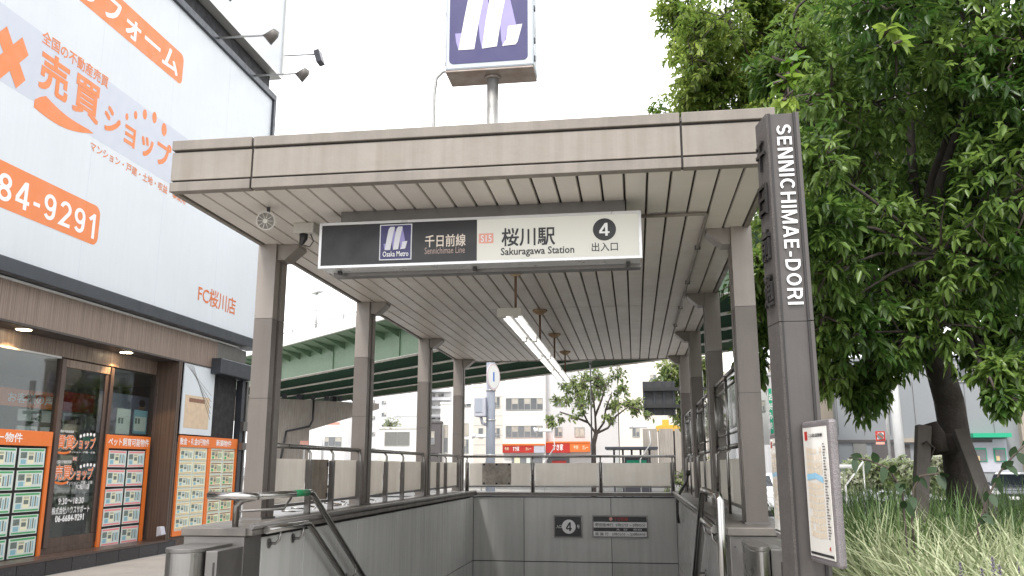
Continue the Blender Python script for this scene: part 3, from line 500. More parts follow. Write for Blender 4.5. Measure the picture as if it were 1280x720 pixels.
# ---- hanging sign ---------------------------------------------
SY = 5.3
def sp(px, py): return at(px, py, 'y', SY)
tl, brc, bl, tr = sp(400, 282), sp(803, 323), sp(397, 335), sp(801, 260)
sx0, sx1, sz0, sz1 = (tl.x+bl.x)/2, (tr.x+brc.x)/2, (bl.z+brc.z)/2, (tl.z+tr.z)/2
hs = empty('station_sign', ((sx0+sx1)/2, SY, sz0), 'long hanging lightbox sign under the canopy, black left half and lit white right half', 'sign')
mid = sp(596, 300).x
rbox('case', (sx0+.012, SY+.012, sz0+.004), (sx1-.012, SY+.17, sz1-.006), M['signframe'], hs)
b = MB(); fw = .017
b.box((sx0, SY, sz0), (sx1, SY+.03, sz0+fw)); b.box((sx0, SY, sz1-fw), (sx1, SY+.03, sz1)); b.box((sx0, SY, sz0+fw), (sx0+fw, SY+.03, sz1-fw)); b.box((sx1-fw, SY, sz0+fw), (sx1, SY+.03, sz1-fw))
b.build('frame', M['signframe'], hs, 0)
rbox('black_face', (sx0+fw, SY+.006, sz0+fw), (mid, SY+.0115, sz1-fw), M['signb'], hs)
rbox('white_face', (mid, SY+.0055, sz0+fw), (sx1-fw, SY+.0115, sz1-fw), M['signw'], hs)
rbox('mount', (sx0+.13, SY+.05, sz1-.007), (sx1-.1, SY+.15, CZ-.0), M['steel2'], hs)
rbox('lower_tray', (sx0+.05, SY+.172, sz0-.02), (sx1-.01, SY+.26, sz0+.03), M['steel2'], hs)
for px in (430, 596, 785): 
    q = at(px, 340, 'y', SY+.2); rbox('catch', (q.x-.01, SY+.1, sz0-.02), (q.x+.015, SY+.13, sz0+.003), M['blackp'], hs)
def stext(s, x0, y0, x1, y1, m, par, bold=0., th=0, plane=SY+.006, name='lettering', mat_lift=.0015):
    a, b_ = at(x0, y0, 'y', plane), at(x1, y1, 'y', plane)
    return text(s, ((a.x+b_.x)/2, plane, (a.z+b_.z)/2), X, Z, abs(b_.x-a.x), abs(a.z-b_.z), m, par, name, bold, th, lift=mat_lift)
def metro_logo(c, s, par, m_w, m_l, right=X, up=Z, lift=.001):
    "ribbon M, s = width"
    c = Vector(c); n = right.cross(up)
    def P(l): return [c+right*(x-.5)*s+up*(.5-y)*s+n*lift for x, y in l]
    W1 = [(.055,.97),(.29,.97),(.36,.50),(.42,.18),(.46,.03),(.44,0),(.27,0),(.20,.10),(.13,.50)]
    W2 = [(.405,.97),(.625,.95),(.69,.50),(.75,.18),(.79,.03),(.77,0),(.60,0),(.53,.10),(.46,.50)]
    L1 = [(.30,.0),(.44,0),(.50,.25),(.53,.5),(.47,.9),(.405,.97),(.37,.80),(.34,.45)]
    L2 = [(.63,0),(.77,0),(.83,.25),(.92,.68),(.79,.68),(.72,.97),(.69,.85),(.66,.4)]
    WE = [(.79,.64),(1.0,.62),(.93,.90),(.90,.94),(.70,.95),(.76,.85)]
    L0 = [(0,.70),(.13,.70),(.10,.90),(.055,.97),(.02,.85)]
    for k, (poly, m) in enumerate(((L0, m_l), (L1, m_l), (L2, m_l), (W1, m_w), (W2, m_w), (WE, m_w))):
        b = MB().prism([p+n*(.0006*k) for p in P(poly)], n*.0004); b.build('ribbon', m, par)
# navy plate
a, b_ = sp(475, 281), sp(514, 324)
pl = rbox('metro_plate', (a.x, SY+.003, b_.z), (b_.x, SY+.006, a.z), M['ltwhite'], hs)
rbox('navy_field', (a.x+.007, SY+.0022, b_.z+.007), (b_.x-.007, SY+.003, a.z-.007), M['navy'], pl)
metro_logo(((a.x+b_.x)/2, SY+.0020, a.z*.58+b_.z*.42+.003), (b_.x-a.x)*.74, pl, M['ltwhite'], M['lav'])
stext('Osaka Metro', 478.5, 314.5, 510.5, 320, M['white'], pl, .01, 0, SY+.002)
stext('千日前線', 531.5, 294, 582, 307.5, M['cream'], hs, .025)
stext('Sennichimae Line', 531, 309.5, 581, 316, M['creamdim'], hs, .0)
a, b_ = sp(598.5, 292), sp(616.5, 303.5); o = rbox('number_plate', (a.x, SY+.003, b_.z), (b_.x, SY+.0081, a.z), M['salmon'], hs)
stext('S15', 601, 294, 614.5, 302, M['white'], o, .01, 0, SY+.0026)
stext('桜川駅', 627, 285.5, 694, 306, M['ink'], hs, .035, 0, SY+.0055)
stext('Sakuragawa Station', 626, 310, 718, 319, M['ink'], hs, .018, 0, SY+.0055)
q = sp(755.5, 286.5); rr = abs(sp(770, 286).x-sp(741, 286).x)/2
o = MB().disc((q.x, SY+.0052, q.z), (0, -1, 0), rr, .001, 40).build('number_disc', M['ink'], hs)
stext('4', 748.5, 279, 762, 294.5, M['white'], o, 0, 0, SY+.004, 'sans_lettering')
stext('出入口', 739.5, 303.5, 772.5, 313.5, M['ink'], hs, .02, 0, SY+.0055)

# ---- small signs on the back wall
a, b_ = at(692, 644, 'y', WB-.02), at(728, 672.5, 'y', WB-.02)
s4 = empty('exit_number_sign', ((a.x+b_.x)/2, WB, b_.z), 'small black sign with white disc and number 4 on the back wall', 'sign')
rbox('frame', (a.x, WB-.02, b_.z), (b_.x, WB-.001, a.z), M['steel2'], s4)
rbox('face', (a.x+.018, WB-.022, b_.z+.018), (b_.x-.018, WB-.0195, a.z-.018), M['signb'], s4)
c_ = at(711, 658.3, 'y', WB-.022); o = MB().disc((c_.x, WB-.0222, c_.z), (0, -1, 0), .102, .001, 32).build('number_disc', M['white'], s4)
stext('4', 707.3, 652.8, 714.8, 664, M['ink'], o, 0, 0, WB-.0235, 'sans_lettering')
stext('入口', 695.3, 656, 702.3, 660.3, M['white'], s4, .02, 0, WB-.023); stext('号', 721, 656, 724.6, 660.5, M['white'], s4, .02, 0, WB-.023)
a, b_ = at(740, 644, 'y', WB-.02), at(810.5, 673, 'y', WB-.02)
tt = empty('timetable_sign', ((a.x+b_.x)/2, WB, b_.z), 'wide black and white train times sign on the back wall', 'sign')
rbox('frame', (a.x, WB-.02, b_.z), (b_.x, WB-.001, a.z), M['steel2'], tt)
rbox('face', (a.x+.018, WB-.022, b_.z+.018), (b_.x-.018, WB-.0195, a.z-.018), M['signb'], tt)
for (y0, y1) in ((652.3, 660), (664, 671)):
    u, v_ = at(742, y0, 'y', WB-.022), at(808.5, y1, 'y', WB-.022); rbox('white_band', (u.x, WB-.0228, v_.z), (v_.x, WB-.0219, u.z), M['white'], tt)
stext('千日前線', 767, 646.3, 785, 651, M['red'], tt, .02, 0, WB-.0235)
c_ = at(763.5, 648.6, 'y', WB-.022); MB().disc((c_.x, WB-.0225, c_.z), (0, -1, 0), .026, .001, 20).build('line_mark', M['salmon'], tt)
stext('野田阪神行  5時27分 ~ 0時05分', 744, 653.8, 807, 658.8, M['ink'], tt, .012, 0, WB-.0235)
stext('土  日    祝日', 770, 660.6, 802, 663.4, M['white'], tt, .01, 0, WB-.0235)
stext('南 巽 行   5時33分 ~ 23時59分', 744, 665.4, 807, 670.2, M['ink'], tt, .012, 0, WB-.0235)

# ---- ceiling light ---------------------------------------------
lt = empty('strip_light', (-1.03, 9.8, 2.8), 'twin tube fluorescent strip light hanging lit from the canopy ceiling', 'ceiling light')
lx, lz = -1.03, 2.83
for y_ in (7.27, 9.25, 11.0, 12.75):
    x_ = lx+.03
    s_ = MB().tube([(x_, y_, CZ-.05), (x_, y_, lz+.03)], .011, 8).build('rod', M['rust'], lt)
    MB().tube([(x_, y_, CZ-.001), (x_, y_, CZ-.02), (x_, y_, CZ-.055)], [.085, .075, .02], 18).build('ceiling_cone', M['rustplate'], lt)
n = 4; y0, y1 = 7.1, 12.95; seg = (y1-y0)/n
for k in range(n):
    ya, yb2 = y0+k*seg+.01, y0+(k+1)*seg-.01
    o = MB().prism([(lx-.10, ya, lz), (lx-.075, ya, lz+.04), (lx+.075, ya, lz+.04), (lx+.10, ya, lz), (lx+.04, ya, lz+.012), (lx, ya, lz-.012), (lx-.04, ya, lz+.012)], (0, yb2-ya, 0)).build('reflector', M['reflector'], lt)
    for s in (-1, 1):
        MB().tube([(lx+s*.052, ya+.03, lz-.014), (lx+s*.052, yb2-.03, lz-.014)], .016, 10).build('tube', M['tube'], lt)
        for yy in (ya+.0, yb2-.03): rbox('lamp_holder', (lx+s*.052-.02, yy, lz-.032), (lx+s*.052+.02, yy+.03, lz+.01), M['plastic'], lt)
rbox('end_plate', (lx-.105, y0-.012, lz-.02), (lx+.105, y0+.0, lz+.05), M['plastic'], lt)

# ---- speaker, cctv, conduit -----------------------------------
q = at(332, 276, 'y', 5.1)
spk = empty('loudspeaker', (q.x, 5.1, CZ), 'round white horn loudspeaker under the canopy ceiling at the left', 'loudspeaker')
dd = Vector((.25, -1, -.35)).normalized()
MB().tube([q-dd*.12, q-dd*.05, q-dd*.02, q], [.03, .035, .055, .062], 20).build('horn', M['plastic'], spk)
b = MB(); b.disc(q+dd*.002, dd, .053, .002, 24); b.build('mouth', M['cap'], spk)
MB().tube([q+dd*.004, q+dd*.012], [.02, .014], 14).build('hub', M['plastic'], spk)
u_ = dd.cross(Z).normalized(); v_ = u_.cross(dd)
b = MB()
for k in range(10):
    an = math.pi*2*k/10; e = u_*math.cos(an)+v_*math.sin(an); b.tube([q+dd*.006+e*.012, q+dd*.006+e*.052], .003, 5)
b.build('grille', M['plastic'], spk)
MB().tube([q-dd*.08, q-dd*.08+Z*(CZ-q.z+.02)], .012, 8).build('bracket', M['darkmet'], spk)
q = at(378, 292, 'y', 5.6); cc = empty('security_camera', (q.x, 5.6, CZ), 'boxy cream security camera beside the hanging sign', 'camera')
rbox('housing', (q.x-.05, 5.55, CZ-.075), (q.x+.10, 5.68, CZ-.001), M['plastic'], cc, .006)
MB().tube([(q.x+.01, 5.6, CZ-.07), (q.x+.01, 5.6, CZ-.11), (q.x+.0, 5.585, CZ-.155)], [.032, .028, .014], 12).build('lens', M['blackp'], cc)
MB().tube([(q.x+.06, 5.6, CZ-.07), (q.x+.085, 5.6, CZ-.13), (q.x+.06, 5.6, CZ-.17), (q.x+.02, 5.59, CZ-.16)], .004, 6).build('lead', M['blackp'], cc)
a = at(803, 270, 'z', CZ-.02); b_ = at(884, 267, 'z', CZ-.02); c_ = at(849, 408, 'z', CZ-.02)
cd = empty('conduit', tuple(b_), 'pale electrical conduit running along the right of the canopy ceiling', 'conduit')
MB().tube([(sx1, b_.y, b_.z), (b_.x-.04, b_.y, b_.z), (b_.x-.01, b_.y+.01, b_.z), (b_.x, b_.y+.05, b_.z), (b_.x, c_.y, b_.z)], .013, 8).build('pipe', M['fascia'], cd)
for yy in (6.6, 7.9, 9.2, 10.4): rbox('clip', (b_.x-.022, yy, b_.z-.016), (b_.x+.022, yy+.02, CZ+.003), M['steel2'], cd)

# ---- metro sign on the roof -----------------------------------
MY = 8.0
a, b_ = at(556, 88, 'y', MY), at(667, 78, 'y', MY)
mx0, mx1 = a.x, b_.x; mz0 = at(610, 87, 'y', MY).z; mz1 = mz0+(mx1-mx0)*1.04
ms = empty('metro_sign', ((mx0+mx1)/2, MY+.2, 3.5), 'square navy metro sign box on a pole above the canopy roof', 'sign')
rbox('case', (mx0, MY, mz0+.02), (mx1, MY+.36, mz1), M['tsteel'], ms, .02)
rbox('bottom_plate', (mx0+.004, MY+.004, mz0), (mx1-.004, MY+.356, mz0+.019), M['tbase'], ms, .004)
for (x_, s) in ((mx1, 1), (mx0, -1)):
    for z_ in (mz0+.1, mz0+.3, mz1-.3, mz1-.1): rbox('hinge', (x_, MY+.05, z_), (x_+s*.012, MY+.09, z_+.05), M['darkmet'], ms)
def rrect(x0, x1, z0, z1, y, r_, n=6):
    P = []
    for (cx, cz, a0) in ((x1-r_, z1-r_, 0), (x0+r_, z1-r_, 90), (x0+r_, z0+r_, 180), (x1-r_, z0+r_, 270)):
        for k in range(n+1): an = R(a0+90*k/n); P.append((cx+r_*math.cos(an), y, cz+r_*math.sin(an)))
    return P
MB().prism(rrect(mx0+.045, mx1-.06, mz0+.085, mz1-.06, MY-.001, .05), (0, -.003, 0)).build('navy_face', M['navy'], ms)
MB().prism(rrect(mx0+.045, mx1-.06, mz0+.085, mz1-.06, MY+.361, .05), (0, .003, 0)).build('navy_face', M['navy'], ms)
metro_logo(((mx0+mx1)/2-.005, MY-.0045, mz0+.085+.15+.335), .71, ms, M['ltwhite'], M['lav'])
q = at(616, 103, 'y', MY+.18); MB().tube([(q.x, MY+.18, 3.49), (q.x, MY+.18, mz0+.002)], .062, 20).build('pole', M['galv'], ms)
MB().tube([(q.x, MY+.18, mz0-.03), (q.x, MY+.18, mz0+.001)], .085, 20).build('collar', M['tbase'], ms)
MB().tube([(mx0, MY+.3, mz0+.17), (mx0-.09, MY+.3, mz0+.16), (mx0-.16, MY+.3, mz0+.09), (mx0-.18, MY+.3, mz0-.1), (mx0-.18, MY+.3, 3.49)], .018, 8).build('cable_pipe', M['galv'], ms)

# ---- pylon with street name -----------------------------------
py_ = empty('street_name_post', (.8, 4.25, 0), 'tall grey metal post with the raised street name reading downwards', 'signpost')
PA = Vector((at(956.5, 143, 'y', 4.2).x, 4.2, 0)); PB = Vector((at(998, 146, 'y', 4.2).x, 4.2, 0)); PC = Vector((at(943.5, 150, 'y', 4.36).x, 4.36, 0))
ptop = at(970, 142, 'y', 4.2).z
wx = PB.x-PA.x
PD = Vector((PB.x+.005, 4.42, 0)); 
zj = at(985, 402, 'y', 4.2).z
for (z0, z1, nm) in ((.001, zj-.002, 'lower_shaft'), (zj+.002, ptop, 'upper_shaft')):
    o = MB().prism([(PA.x+.016, 4.204, z0), (PB.x-.018, 4.204, z0), (PB.x-.008, 4.41, z0), (PC.x+.02, 4.41, z0), (PC.x+.004, 4.365, z0)], (0, 0, z1-z0)).build(nm, M['pyl'], py_, .002)
    MB().prism([(PA.x+.012, 4.195, z0), (PA.x+.001, 4.199, z0), (PC.x, 4.36, z0), (PC.x+.004, 4.366, z0), (PA.x+.012, 4.215, z0)], (0, 0, z1-z0)).build('rough_side', M['pylr'], o)
    rbox('dark_edge', (PA.x+.0125, 4.194, z0), (PA.x+.0225, 4.2035, z1), M['pyld'], o)
    rbox('dark_edge', (PB.x-.028, 4.190, z0), (PB.x-.018, 4.2038, z1), M['pyld'], o)
    rbox('edge_bar', (PB.x-.0175, 4.188, z0), (PB.x, 4.42, z1), M['pyl'], o, .002)
rbox('shaft_joint', (PA.x+.01, 4.206, zj-.003), (PB.x-.005, 4.4, zj+.003), M['pyld'], py_)
MB().box((PA.x-.1, 4.1, .0015), (PB.x+.1, 4.5, .02)).build('base_plate', M['steel2'], py_)
zt, zb_ = at(975, 157, 'y', 4.2).z, at(989, 381, 'y', 4.2).z
text('SENNICHIMAE-DORI', ((PA.x+PB.x)/2+.001, 4.203, (zt+zb_)/2), -Z, X, zt-zb_, wx*.50, M['lettermetal'], py_, 'sans_raised_lettering', 0, .012, lift=.0)
fr = (PC-PA); fu = fr.normalized()
for k, ch in enumerate('千日前通'):
    cz = ptop-.2-k*.235; cp = PA.lerp(PC, .52); cp.z = cz
    text(ch, cp-Vector((.003, 0, 0)), -fu, Z, .115, .16, M['pyld'], py_, 'raised_character', .03, .012, lift=.0)
# map boards: fins left and right of the post
def mapfin(c, u, h0, h1, w_, label, front):
    "c = edge point, u = horizontal direction outwards, front = normal of the map face"
    u = Vector(u).normalized(); n = Vector(front).normalized(); c = Vector(c)
    t = MB(); T = .04
    cc = c+u*w_/2; cc.z = (h0+h1)/2
    t.obox(cc-n*T/2, u, Z, n, w_, h1-h0, T); fr_ = t.build('map_board', M['mapframe'], py_, .014, label=label)
    mw, mh = w_-.05, h1-h0-.06
    s = MB().obox(cc+n*.002, u, Z, n, mw, mh, .003).build('map_sheet', M['mapw'], fr_)
    right = Z.cross(n)
    def pt(a, b, l=.0045): return cc+right*(a*mw)+Z*(b*mh)+n*l
    g = MB(); rnd = random.Random(3)
    nx, nz = 6, 13
    for i in range(nx):
        for j in range(nz):
            x0 = -.40+i*.64/nx*1.0; z0 = -.36+j*.70/nz
            if abs(j-8) < 1 or rnd.random() < .04: continue
            x0 += (0.012 if i > 2 else 0); zz = z0+.05*abs(x0+.1)
            g.quad(pt(x0, zz), pt(x0+.093, zz+rnd.uniform(-.004, .004)), pt(x0+.093, zz+.044), pt(x0, zz+.044))
    g.build('city_blocks', M['mapb'], fr_, kind='stuff')
    MB().quad(pt(-.42, .085, .005), pt(-.05, .10, .005), pt(.26, .065, .005), pt(.26, .11, .005), pt(-.05, .145, .005), pt(-.42, .13, .005)).build('river', M['mapriver'], fr_)
    MB().quad(pt(-.42, .40, .005), pt(-.30, .40, .005), pt(-.30, .47, .005), pt(-.42, .47, .005)).build('line_mark', M['red'], fr_)
    text('ここは 桜川 周辺案内図', pt(.05, .435, .0045), right, Z, mw*.58, mh*.03, M['ink'], fr_, 'map_title', .01, 0)
    g = MB()
    for j in range(34):
        z_ = .36-j*.0215; ln = rnd.uniform(.06, .14); g.quad(pt(.31, z_), pt(.31+ln, z_), pt(.31+ln, z_+.010), pt(.31, z_+.010))
    g.build('index_print', M['cap'], fr_)
    MB().quad(pt(.30, -.42, .005), pt(.37, -.44, .005), pt(.36, -.40, .005)).build('north_mark', M['red'], fr_)
    MB().quad(pt(-.47, -.485, .005), pt(.47, -.485, .005), pt(.47, -.465, .005), pt(-.47, -.465, .005)).build('bottom_band', M['ink'], fr_)
    return fr_
q = at(1006, 600, 'y', 4.185)
mapfin((q.x, 4.185, 0), (.17, -.985, 0), at(1047, 712, 'y', 3.87).z, at(1047, 523, 'y', 3.87).z, .325, 'map board with its street map face turned left', (-.985, -.17, 0))
mapfin((PC.x+.035, 4.38, 0), (-.02, 1, 0), 1.19, 1.72, .33, 'narrow looking map board on the far side', (-1, -.02, 0))

# ================================================================ SHOP WITH BILLBOARD
FX = -8.5                         # facade plane
def fp(px, py, x=FX): return at(px, py, 'x', x)
sh = empty('shop_building', (-11, 13, 0), 'estate agent shop with brown ribbed cladding and orange framed windows at the left', 'building')
ZL = lambda px, py, x=FX: fp(px, py, x).z
zf1 = 4.07; zf0 = 3.53            # fascia band
yE = fp(272, 440).y               # right end of the cladding fascia
rbox('fascia', (FX-.35, 2, zf0), (FX, yE, zf1), M['wood'], sh)
rbox('fascia_trim', (FX-.02, 2, zf1), (FX+.03, yE+.9, zf1+.035), M['lightmetal'], sh)
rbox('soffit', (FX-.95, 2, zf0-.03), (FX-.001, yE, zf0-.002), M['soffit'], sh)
WX = FX-.45                       # window wall plane
zw1 = ZL(81, 449, WX)             # underside of header band
yW0, yW1 = 5.0, fp(193, 480, WX).y
rbox('header_band', (WX-.15, 2, zw1+.03), (WX, yW1+1.2, zf0-.03), M['wood'], sh)
MB().box((WX-.02, 2, zw1), (WX+.015, fp(76, 449, WX).y, zw1+.028)).build('header_trim', M['lightmetal'], sh)
rbox('body', (-19, 2, 4.12), (FX-.3, 18.2, 10.2), M['bgrey'], sh)
rbox('back_wall', (-19, 2, 0), (-18.8, 18, 4.1), M['int_grey'], sh)
rbox('side_wall', (-18.8, 17.8, 0), (FX-.36, 18.0, 4.1), M['bdark'], sh)
rbox('side_wall', (-18.8, 2, 0), (WX-.2, 2.2, 4.1), M['bdark'], sh)
rbox('interior_ceiling', (-18.8, 2.2, 3.30), (WX-.16, 17.8, 3.4), M['int_ceil'], sh)
rbox('interior_floor', (-18.8, 2.2, .02), (WX-.06, 17.8, .14), M['int_floor'], sh)
rbox('partition', (-12.2, 2.3, .15), (-12.1, 17.8, 3.3), M['int_grey'], sh)
rbox('green_wall', (-12.09, 12.2, .15), (-12.0, 16.6, 2.75), M['int_green'], sh)
rbox('glass_office', (-12.09, 17.0, .15), (-12.0, 17.7, 3.3), M['int_grey'], sh)
rbox('counter', (-10.9, 7, .15), (-10.2, 14.5, 1.05), M['int_grey'], sh)
o = rbox('interior_banner', (-9.9, fp(-20, 480, -9.9).y, 2.50), (-9.86, fp(69, 480, -9.9).y, 2.78), M['orange'], sh)
a, b_ = fp(12, 482, -9.85), fp(68, 488, -9.85); text('お客様の声', (-9.855, (a.y+b_.y)/2, 2.64), Y, Z, b_.y-a.y, .17, M['white'], o, 'lettering', .03)
for r_ in range(6):
    for k in range(3):
        y_ = fp(24, 500, -9.9).y+k*.56; rbox('paper_notice', (-9.9, y_, 2.28-.27*r_), (-9.88, y_+.48, 2.47-.27*r_), M['card'], sh)
        rbox('notice_photo', (-9.885, y_+.3, 2.30-.27*r_), (-9.874, y_+.42, 2.42-.27*r_), M['cdark'], sh)
rbox('interior_banner', (-9.9, fp(80, 480, -9.9).y, 2.50), (-9.86, fp(118, 480, -9.9).y, 2.84), M['red'], sh)
for r_ in range(6):
    for k in range(2):
        y_ = fp(82, 500, -9.9).y+k*.6; rbox('paper_notice', (-9.9, y_, 2.20-.28*r_), (-9.88, y_+.5, 2.42-.28*r_), M['card'], sh)
rbox('interior_post', (-9.95, fp(120, 560, -9.9).y, .15), (-9.8, fp(127, 560, -9.9).y, 3.3), M['int_ceil'], sh)
# plinth of black tiles
y_ = 4.0
while y_ < fp(212, 690).y-.1:
    rbox('plinth_tile', (FX-.3, y_+.004, .0015), (FX+.0, y_+.596, .205), M['blacktile'], sh, .004); y_ += .6
rbox('sill', (WX-.12, 4, .207), (FX+.015, fp(212, 690).y-.1, .24), M['mullion'], sh)
rbox('kick_band', (WX-.1, 4, .242), (WX+.03, yW1, .33), M['wood2'], sh)
# mullions
mull = [fp(p, 520, WX).y for p in (-70, 70.5, 133, 193)]
for i, y_ in enumerate(mull): rbox('mullion', (WX-.06, y_-.045, .331), (WX+.05, y_+.045, zw1-.001), M['mullion'], sh, .004)
rbox('transom', (WX-.04, mull[1]+.046, zw1-.12), (WX+.03, mull[2]-.046, zw1-.0), M['wood'], sh)
for i in range(3):
    rbox('window_pane', (WX-.012, mull[i]+.046, .332), (WX-.004, mull[i+1]-.046, zw1-.125*(i == 1)-.003), M['glass'], sh)
dy0, dy1 = mull[1]+.05, mull[2]-.05
d_ = rbox('door_bottom_rail', (WX+.0, dy0, .332), (WX+.02, dy1, .47), M['wood2'], sh)
rbox('door_stile', (WX+.0, dy1-.10, .48), (WX+.02, dy1, zw1-.13), M['mullion'], d_); rbox('door_stile', (WX+.0, dy0, .48), (WX+.02, dy0+.05, zw1-.13), M['mullion'], d_)
# lettering on the door glass
DX = WX-.002
def dtext(s, px0, py0, px1, py1, m, bold=.02, rim=None, x=DX, par=None, th=0, nm='lettering', slant=0, lift=.001):
    a, b_ = fp(px0, py0, x), fp(px1, py1, x)
    zc = ((a.z+b_.z)/2); 
    if rim: text(s, (x, (a.y+b_.y)/2, zc), Y, Z, abs(b_.y-a.y)*1.02, abs(a.z-b_.z)*1.03, rim, par or sh, nm, bold*2.6, 0, lift=lift, slant=slant)
    return text(s, (x, (a.y+b_.y)/2, zc), Y, Z, abs(b_.y-a.y), abs(a.z-b_.z), m, par or sh, nm, bold, 0, lift=lift*3, slant=slant)
for (dy_, w1) in ((0, '賃貸'), (38, '売買')):
    dtext(w1, 72-dy_*.08, 543+dy_, 91-dy_*.08, 562+dy_, M['orange'], .04, M['white'])
    dtext('ショップ', 92-dy_*.08, 546+dy_, 118-dy_*.08, 562+dy_, M['orange'], .03, M['white'])
    dtext('全国の不動産'+w1, 73-dy_*.08, 537+dy_, 92-dy_*.08, 541.5+dy_, M['white'], .02)
    dtext('マンション・戸建・土地', 86-dy_*.08, 563.5+dy_, 118-dy_*.08, 567+dy_, M['white'], .02)
    P = []
    for k in range(9): u = k/8; q = fp(70-dy_*.08+u*18, 566+dy_+3*math.sin(u*2.6)-2*u, DX); P.append((q.y, q.z))
    MB().prism([(DX+.002, a, b) for a, b in P]+[(DX+.002, a, b+.035) for a, b in P[::-1]], (.001, 0, 0)).build('smile_stroke', M['orange'], sh)
    for k in range(5):
        q = fp(101+k*4.2, 547+dy_-4*math.sin((k+1)/5*2.2), DX); MB().disc(q, X, .028, .001, 12).build('dot', M['white'], sh)
dtext('×', 91, 571, 96, 576, M['salmon'], .02, M['white'])
dtext('FC桜川店', 95, 605, 111, 611.5, M['white'], .03); dtext('9:30〜18:30', 73, 623, 104, 629, M['white'], .03)
dtext('株式会社ハウスサポート', 65, 634, 111, 640, M['white'], .03); dtext('06-6684-9291', 69, 644.5, 104, 650, M['white'], .03)

# listing boards --------------------------------------------------
def card_mesh(kind):
    b = MB(); b.box((-.004, -.5, -.5), (.004, .5, .5), 0)
    def r(y0, y1, z0, z1, mi, l=.0045): b.add([(l, y0, z0), (l, y1, z0), (l, y1, z1), (l, y0, z1)], [(0, 1, 2, 3)], mi)
    top = kind
    r(-.46, .46, .36, .46, 1); r(-.46, .46, -.46, -.37, 1)
    rnd = random.Random(kind*7+1)
    x_ = -.44
    r(-.44, -.20, -.02, .30, 2); r(-.42, -.22, -.32, -.08, 4)
    r(-.16, .08, -.30, .32, 3); r(-.13, .05, -.1, .12, 2, .005)
    for k in range(4): r(.12+k*.085, .17+k*.085, -.30+rnd.random()*.08, .30-rnd.random()*.1, 4 if k % 2 else 2)
    for k in range(4): r(-.14, .06, .18+k*.03, .195+k*.03, 2, .0055)
    return b
def make_cards(nm, kinds, mats_):
    outm = []
    for k in kinds:
        b = card_mesh(k); me = bpy.data.meshes.new(nm); me.from_pydata(b.v, [], b.f)
        for m in mats_: me.materials.append(m)
        me.polygons.foreach_set('material_index', b.mi); outm.append(me)
    return outm
CG = make_cards('listing_card', (1, 2, 3), [M['card'], M['cgreen'], M['cdark'], M['cyellow'], M['cblue']])
CP = make_cards('listing_card', (4, 5), [M['card'], M['cpink'], M['cdark'], M['cyellow'], M['cblue']])
CT = make_cards('listing_card', (6, 7), [M['cyellow'], M['ctan'], M['cdark'], M['card'], M['cblue']])
CB = make_cards('listing_card', (8, 9), [M['cyellow'], M['cbrown'], M['cdark'], M['ctan'], M['cgreen']])
def put_card(ms_, par, x, y, z, sy, sz):
    o = bpy.data.objects.new('listing_card', random.choice(ms_)); COL.objects.link(o); o.parent = par
    o.location = Vector((x, y, z))-wl(par); o.scale = (1, sy, sz); o.rotation_euler = (random.uniform(-.012, .012), 0, 0)
def board(label, y0, y1, zb, zt, zh, cards, ny, nz, head, hx, x, back, frame=.05):
    t = empty('listing_board', (x, (y0+y1)/2, zb), label, 'notice board')
    rbox('backing', (x-.03, y0+.01, zb+.01), (x-.018, y1-.01, zt-.01), back, t)
    rbox('header', (x-.02, y0, zh), (x+.012, y1, zt), M['orange'], t, .003)
    for a, b_ in (((y0, zb), (y0+frame, zh)), ((y1-frame, zb), (y1, zh)), ((y0+frame, zb), (y1-frame, zb+.09))):
        rbox('frame_bar', (x-.02, a[0], a[1]), (x+.010, b_[0], b_[1]-.001), M['orange'], t)
    gy, gz = (y1-y0-2*frame-.03)/ny, (zh-zb-.12)/nz
    for i in range(ny):
        for j in range(nz): put_card(cards, t, x-.008, y0+frame+.015+gy*(i+.5), zb+.105+gz*(j+.5), gy*.90, gz*.87)
    if head: text(head, (x+.012, (hx[0]+hx[1])/2, (zh+zt)/2), Y, Z, hx[1]-hx[0], (zt-zh)*.62, M['white'], t, 'lettering', .03, 0)
    return t
bx = WX+.06
A0 = fp(66, 540, bx); 
board('orange framed board of green and white property cards at the far left', 8.9, A0.y, fp(0, 712, bx).z+.0, A0.z, fp(60, 558, bx).z, CG, 5, 5, 'オーナー物件', (A0.y-1.75, fp(27, 550, bx).y), bx, M['holebox'], .07)
B0, B1 = fp(133, 543, bx), fp(188, 545, bx)
board('orange framed board of red edged property cards beside the door', B0.y, B1.y, fp(120, 694, bx).z, B0.z, fp(133, 560, bx).z, CP, 2, 5, 'ペット飼育可能物件', (B0.y+.06, B1.y-.05), bx, M['holebox'], .09)
# two leaflets and a poster behind the glass
for (p0, p1, m, lb) in (((147, 510), (161, 543), M['card'], 'white leaflet with small pictures taped inside the right window'), ((168, 512), (182, 543), M['cblue'], 'blue edged leaflet taped inside the right window')):
    a, b_ = fp(*p0, WX-.03), fp(*p1, WX-.03); t = empty('leaflet', (WX-.03, a.y, b_.z), lb, 'leaflet')
    rbox('sheet', (WX-.034, a.y, b_.z), (WX-.03, b_.y, a.z), m, t); rbox('white_area', (WX-.0295, a.y+.03, b_.z+.05), (WX-.0285, b_.y-.03, a.z-.12), M['card'], t)
    for k in range(2): rbox('picture', (WX-.028, a.y+.05+k*.09, b_.z+.18), (WX-.027, a.y+.11+k*.09, b_.z+.28), M['cdark'], t)
a, b_ = fp(150, 492, WX-.4), fp(186, 545, WX-.4); t = empty('poster', (WX-.4, a.y, b_.z), 'violet poster with a portrait hung inside the right window', 'poster')
rbox('sheet', (WX-.41, a.y-.6, b_.z), (WX-.4, b_.y, a.z), M['wallposter'], t)
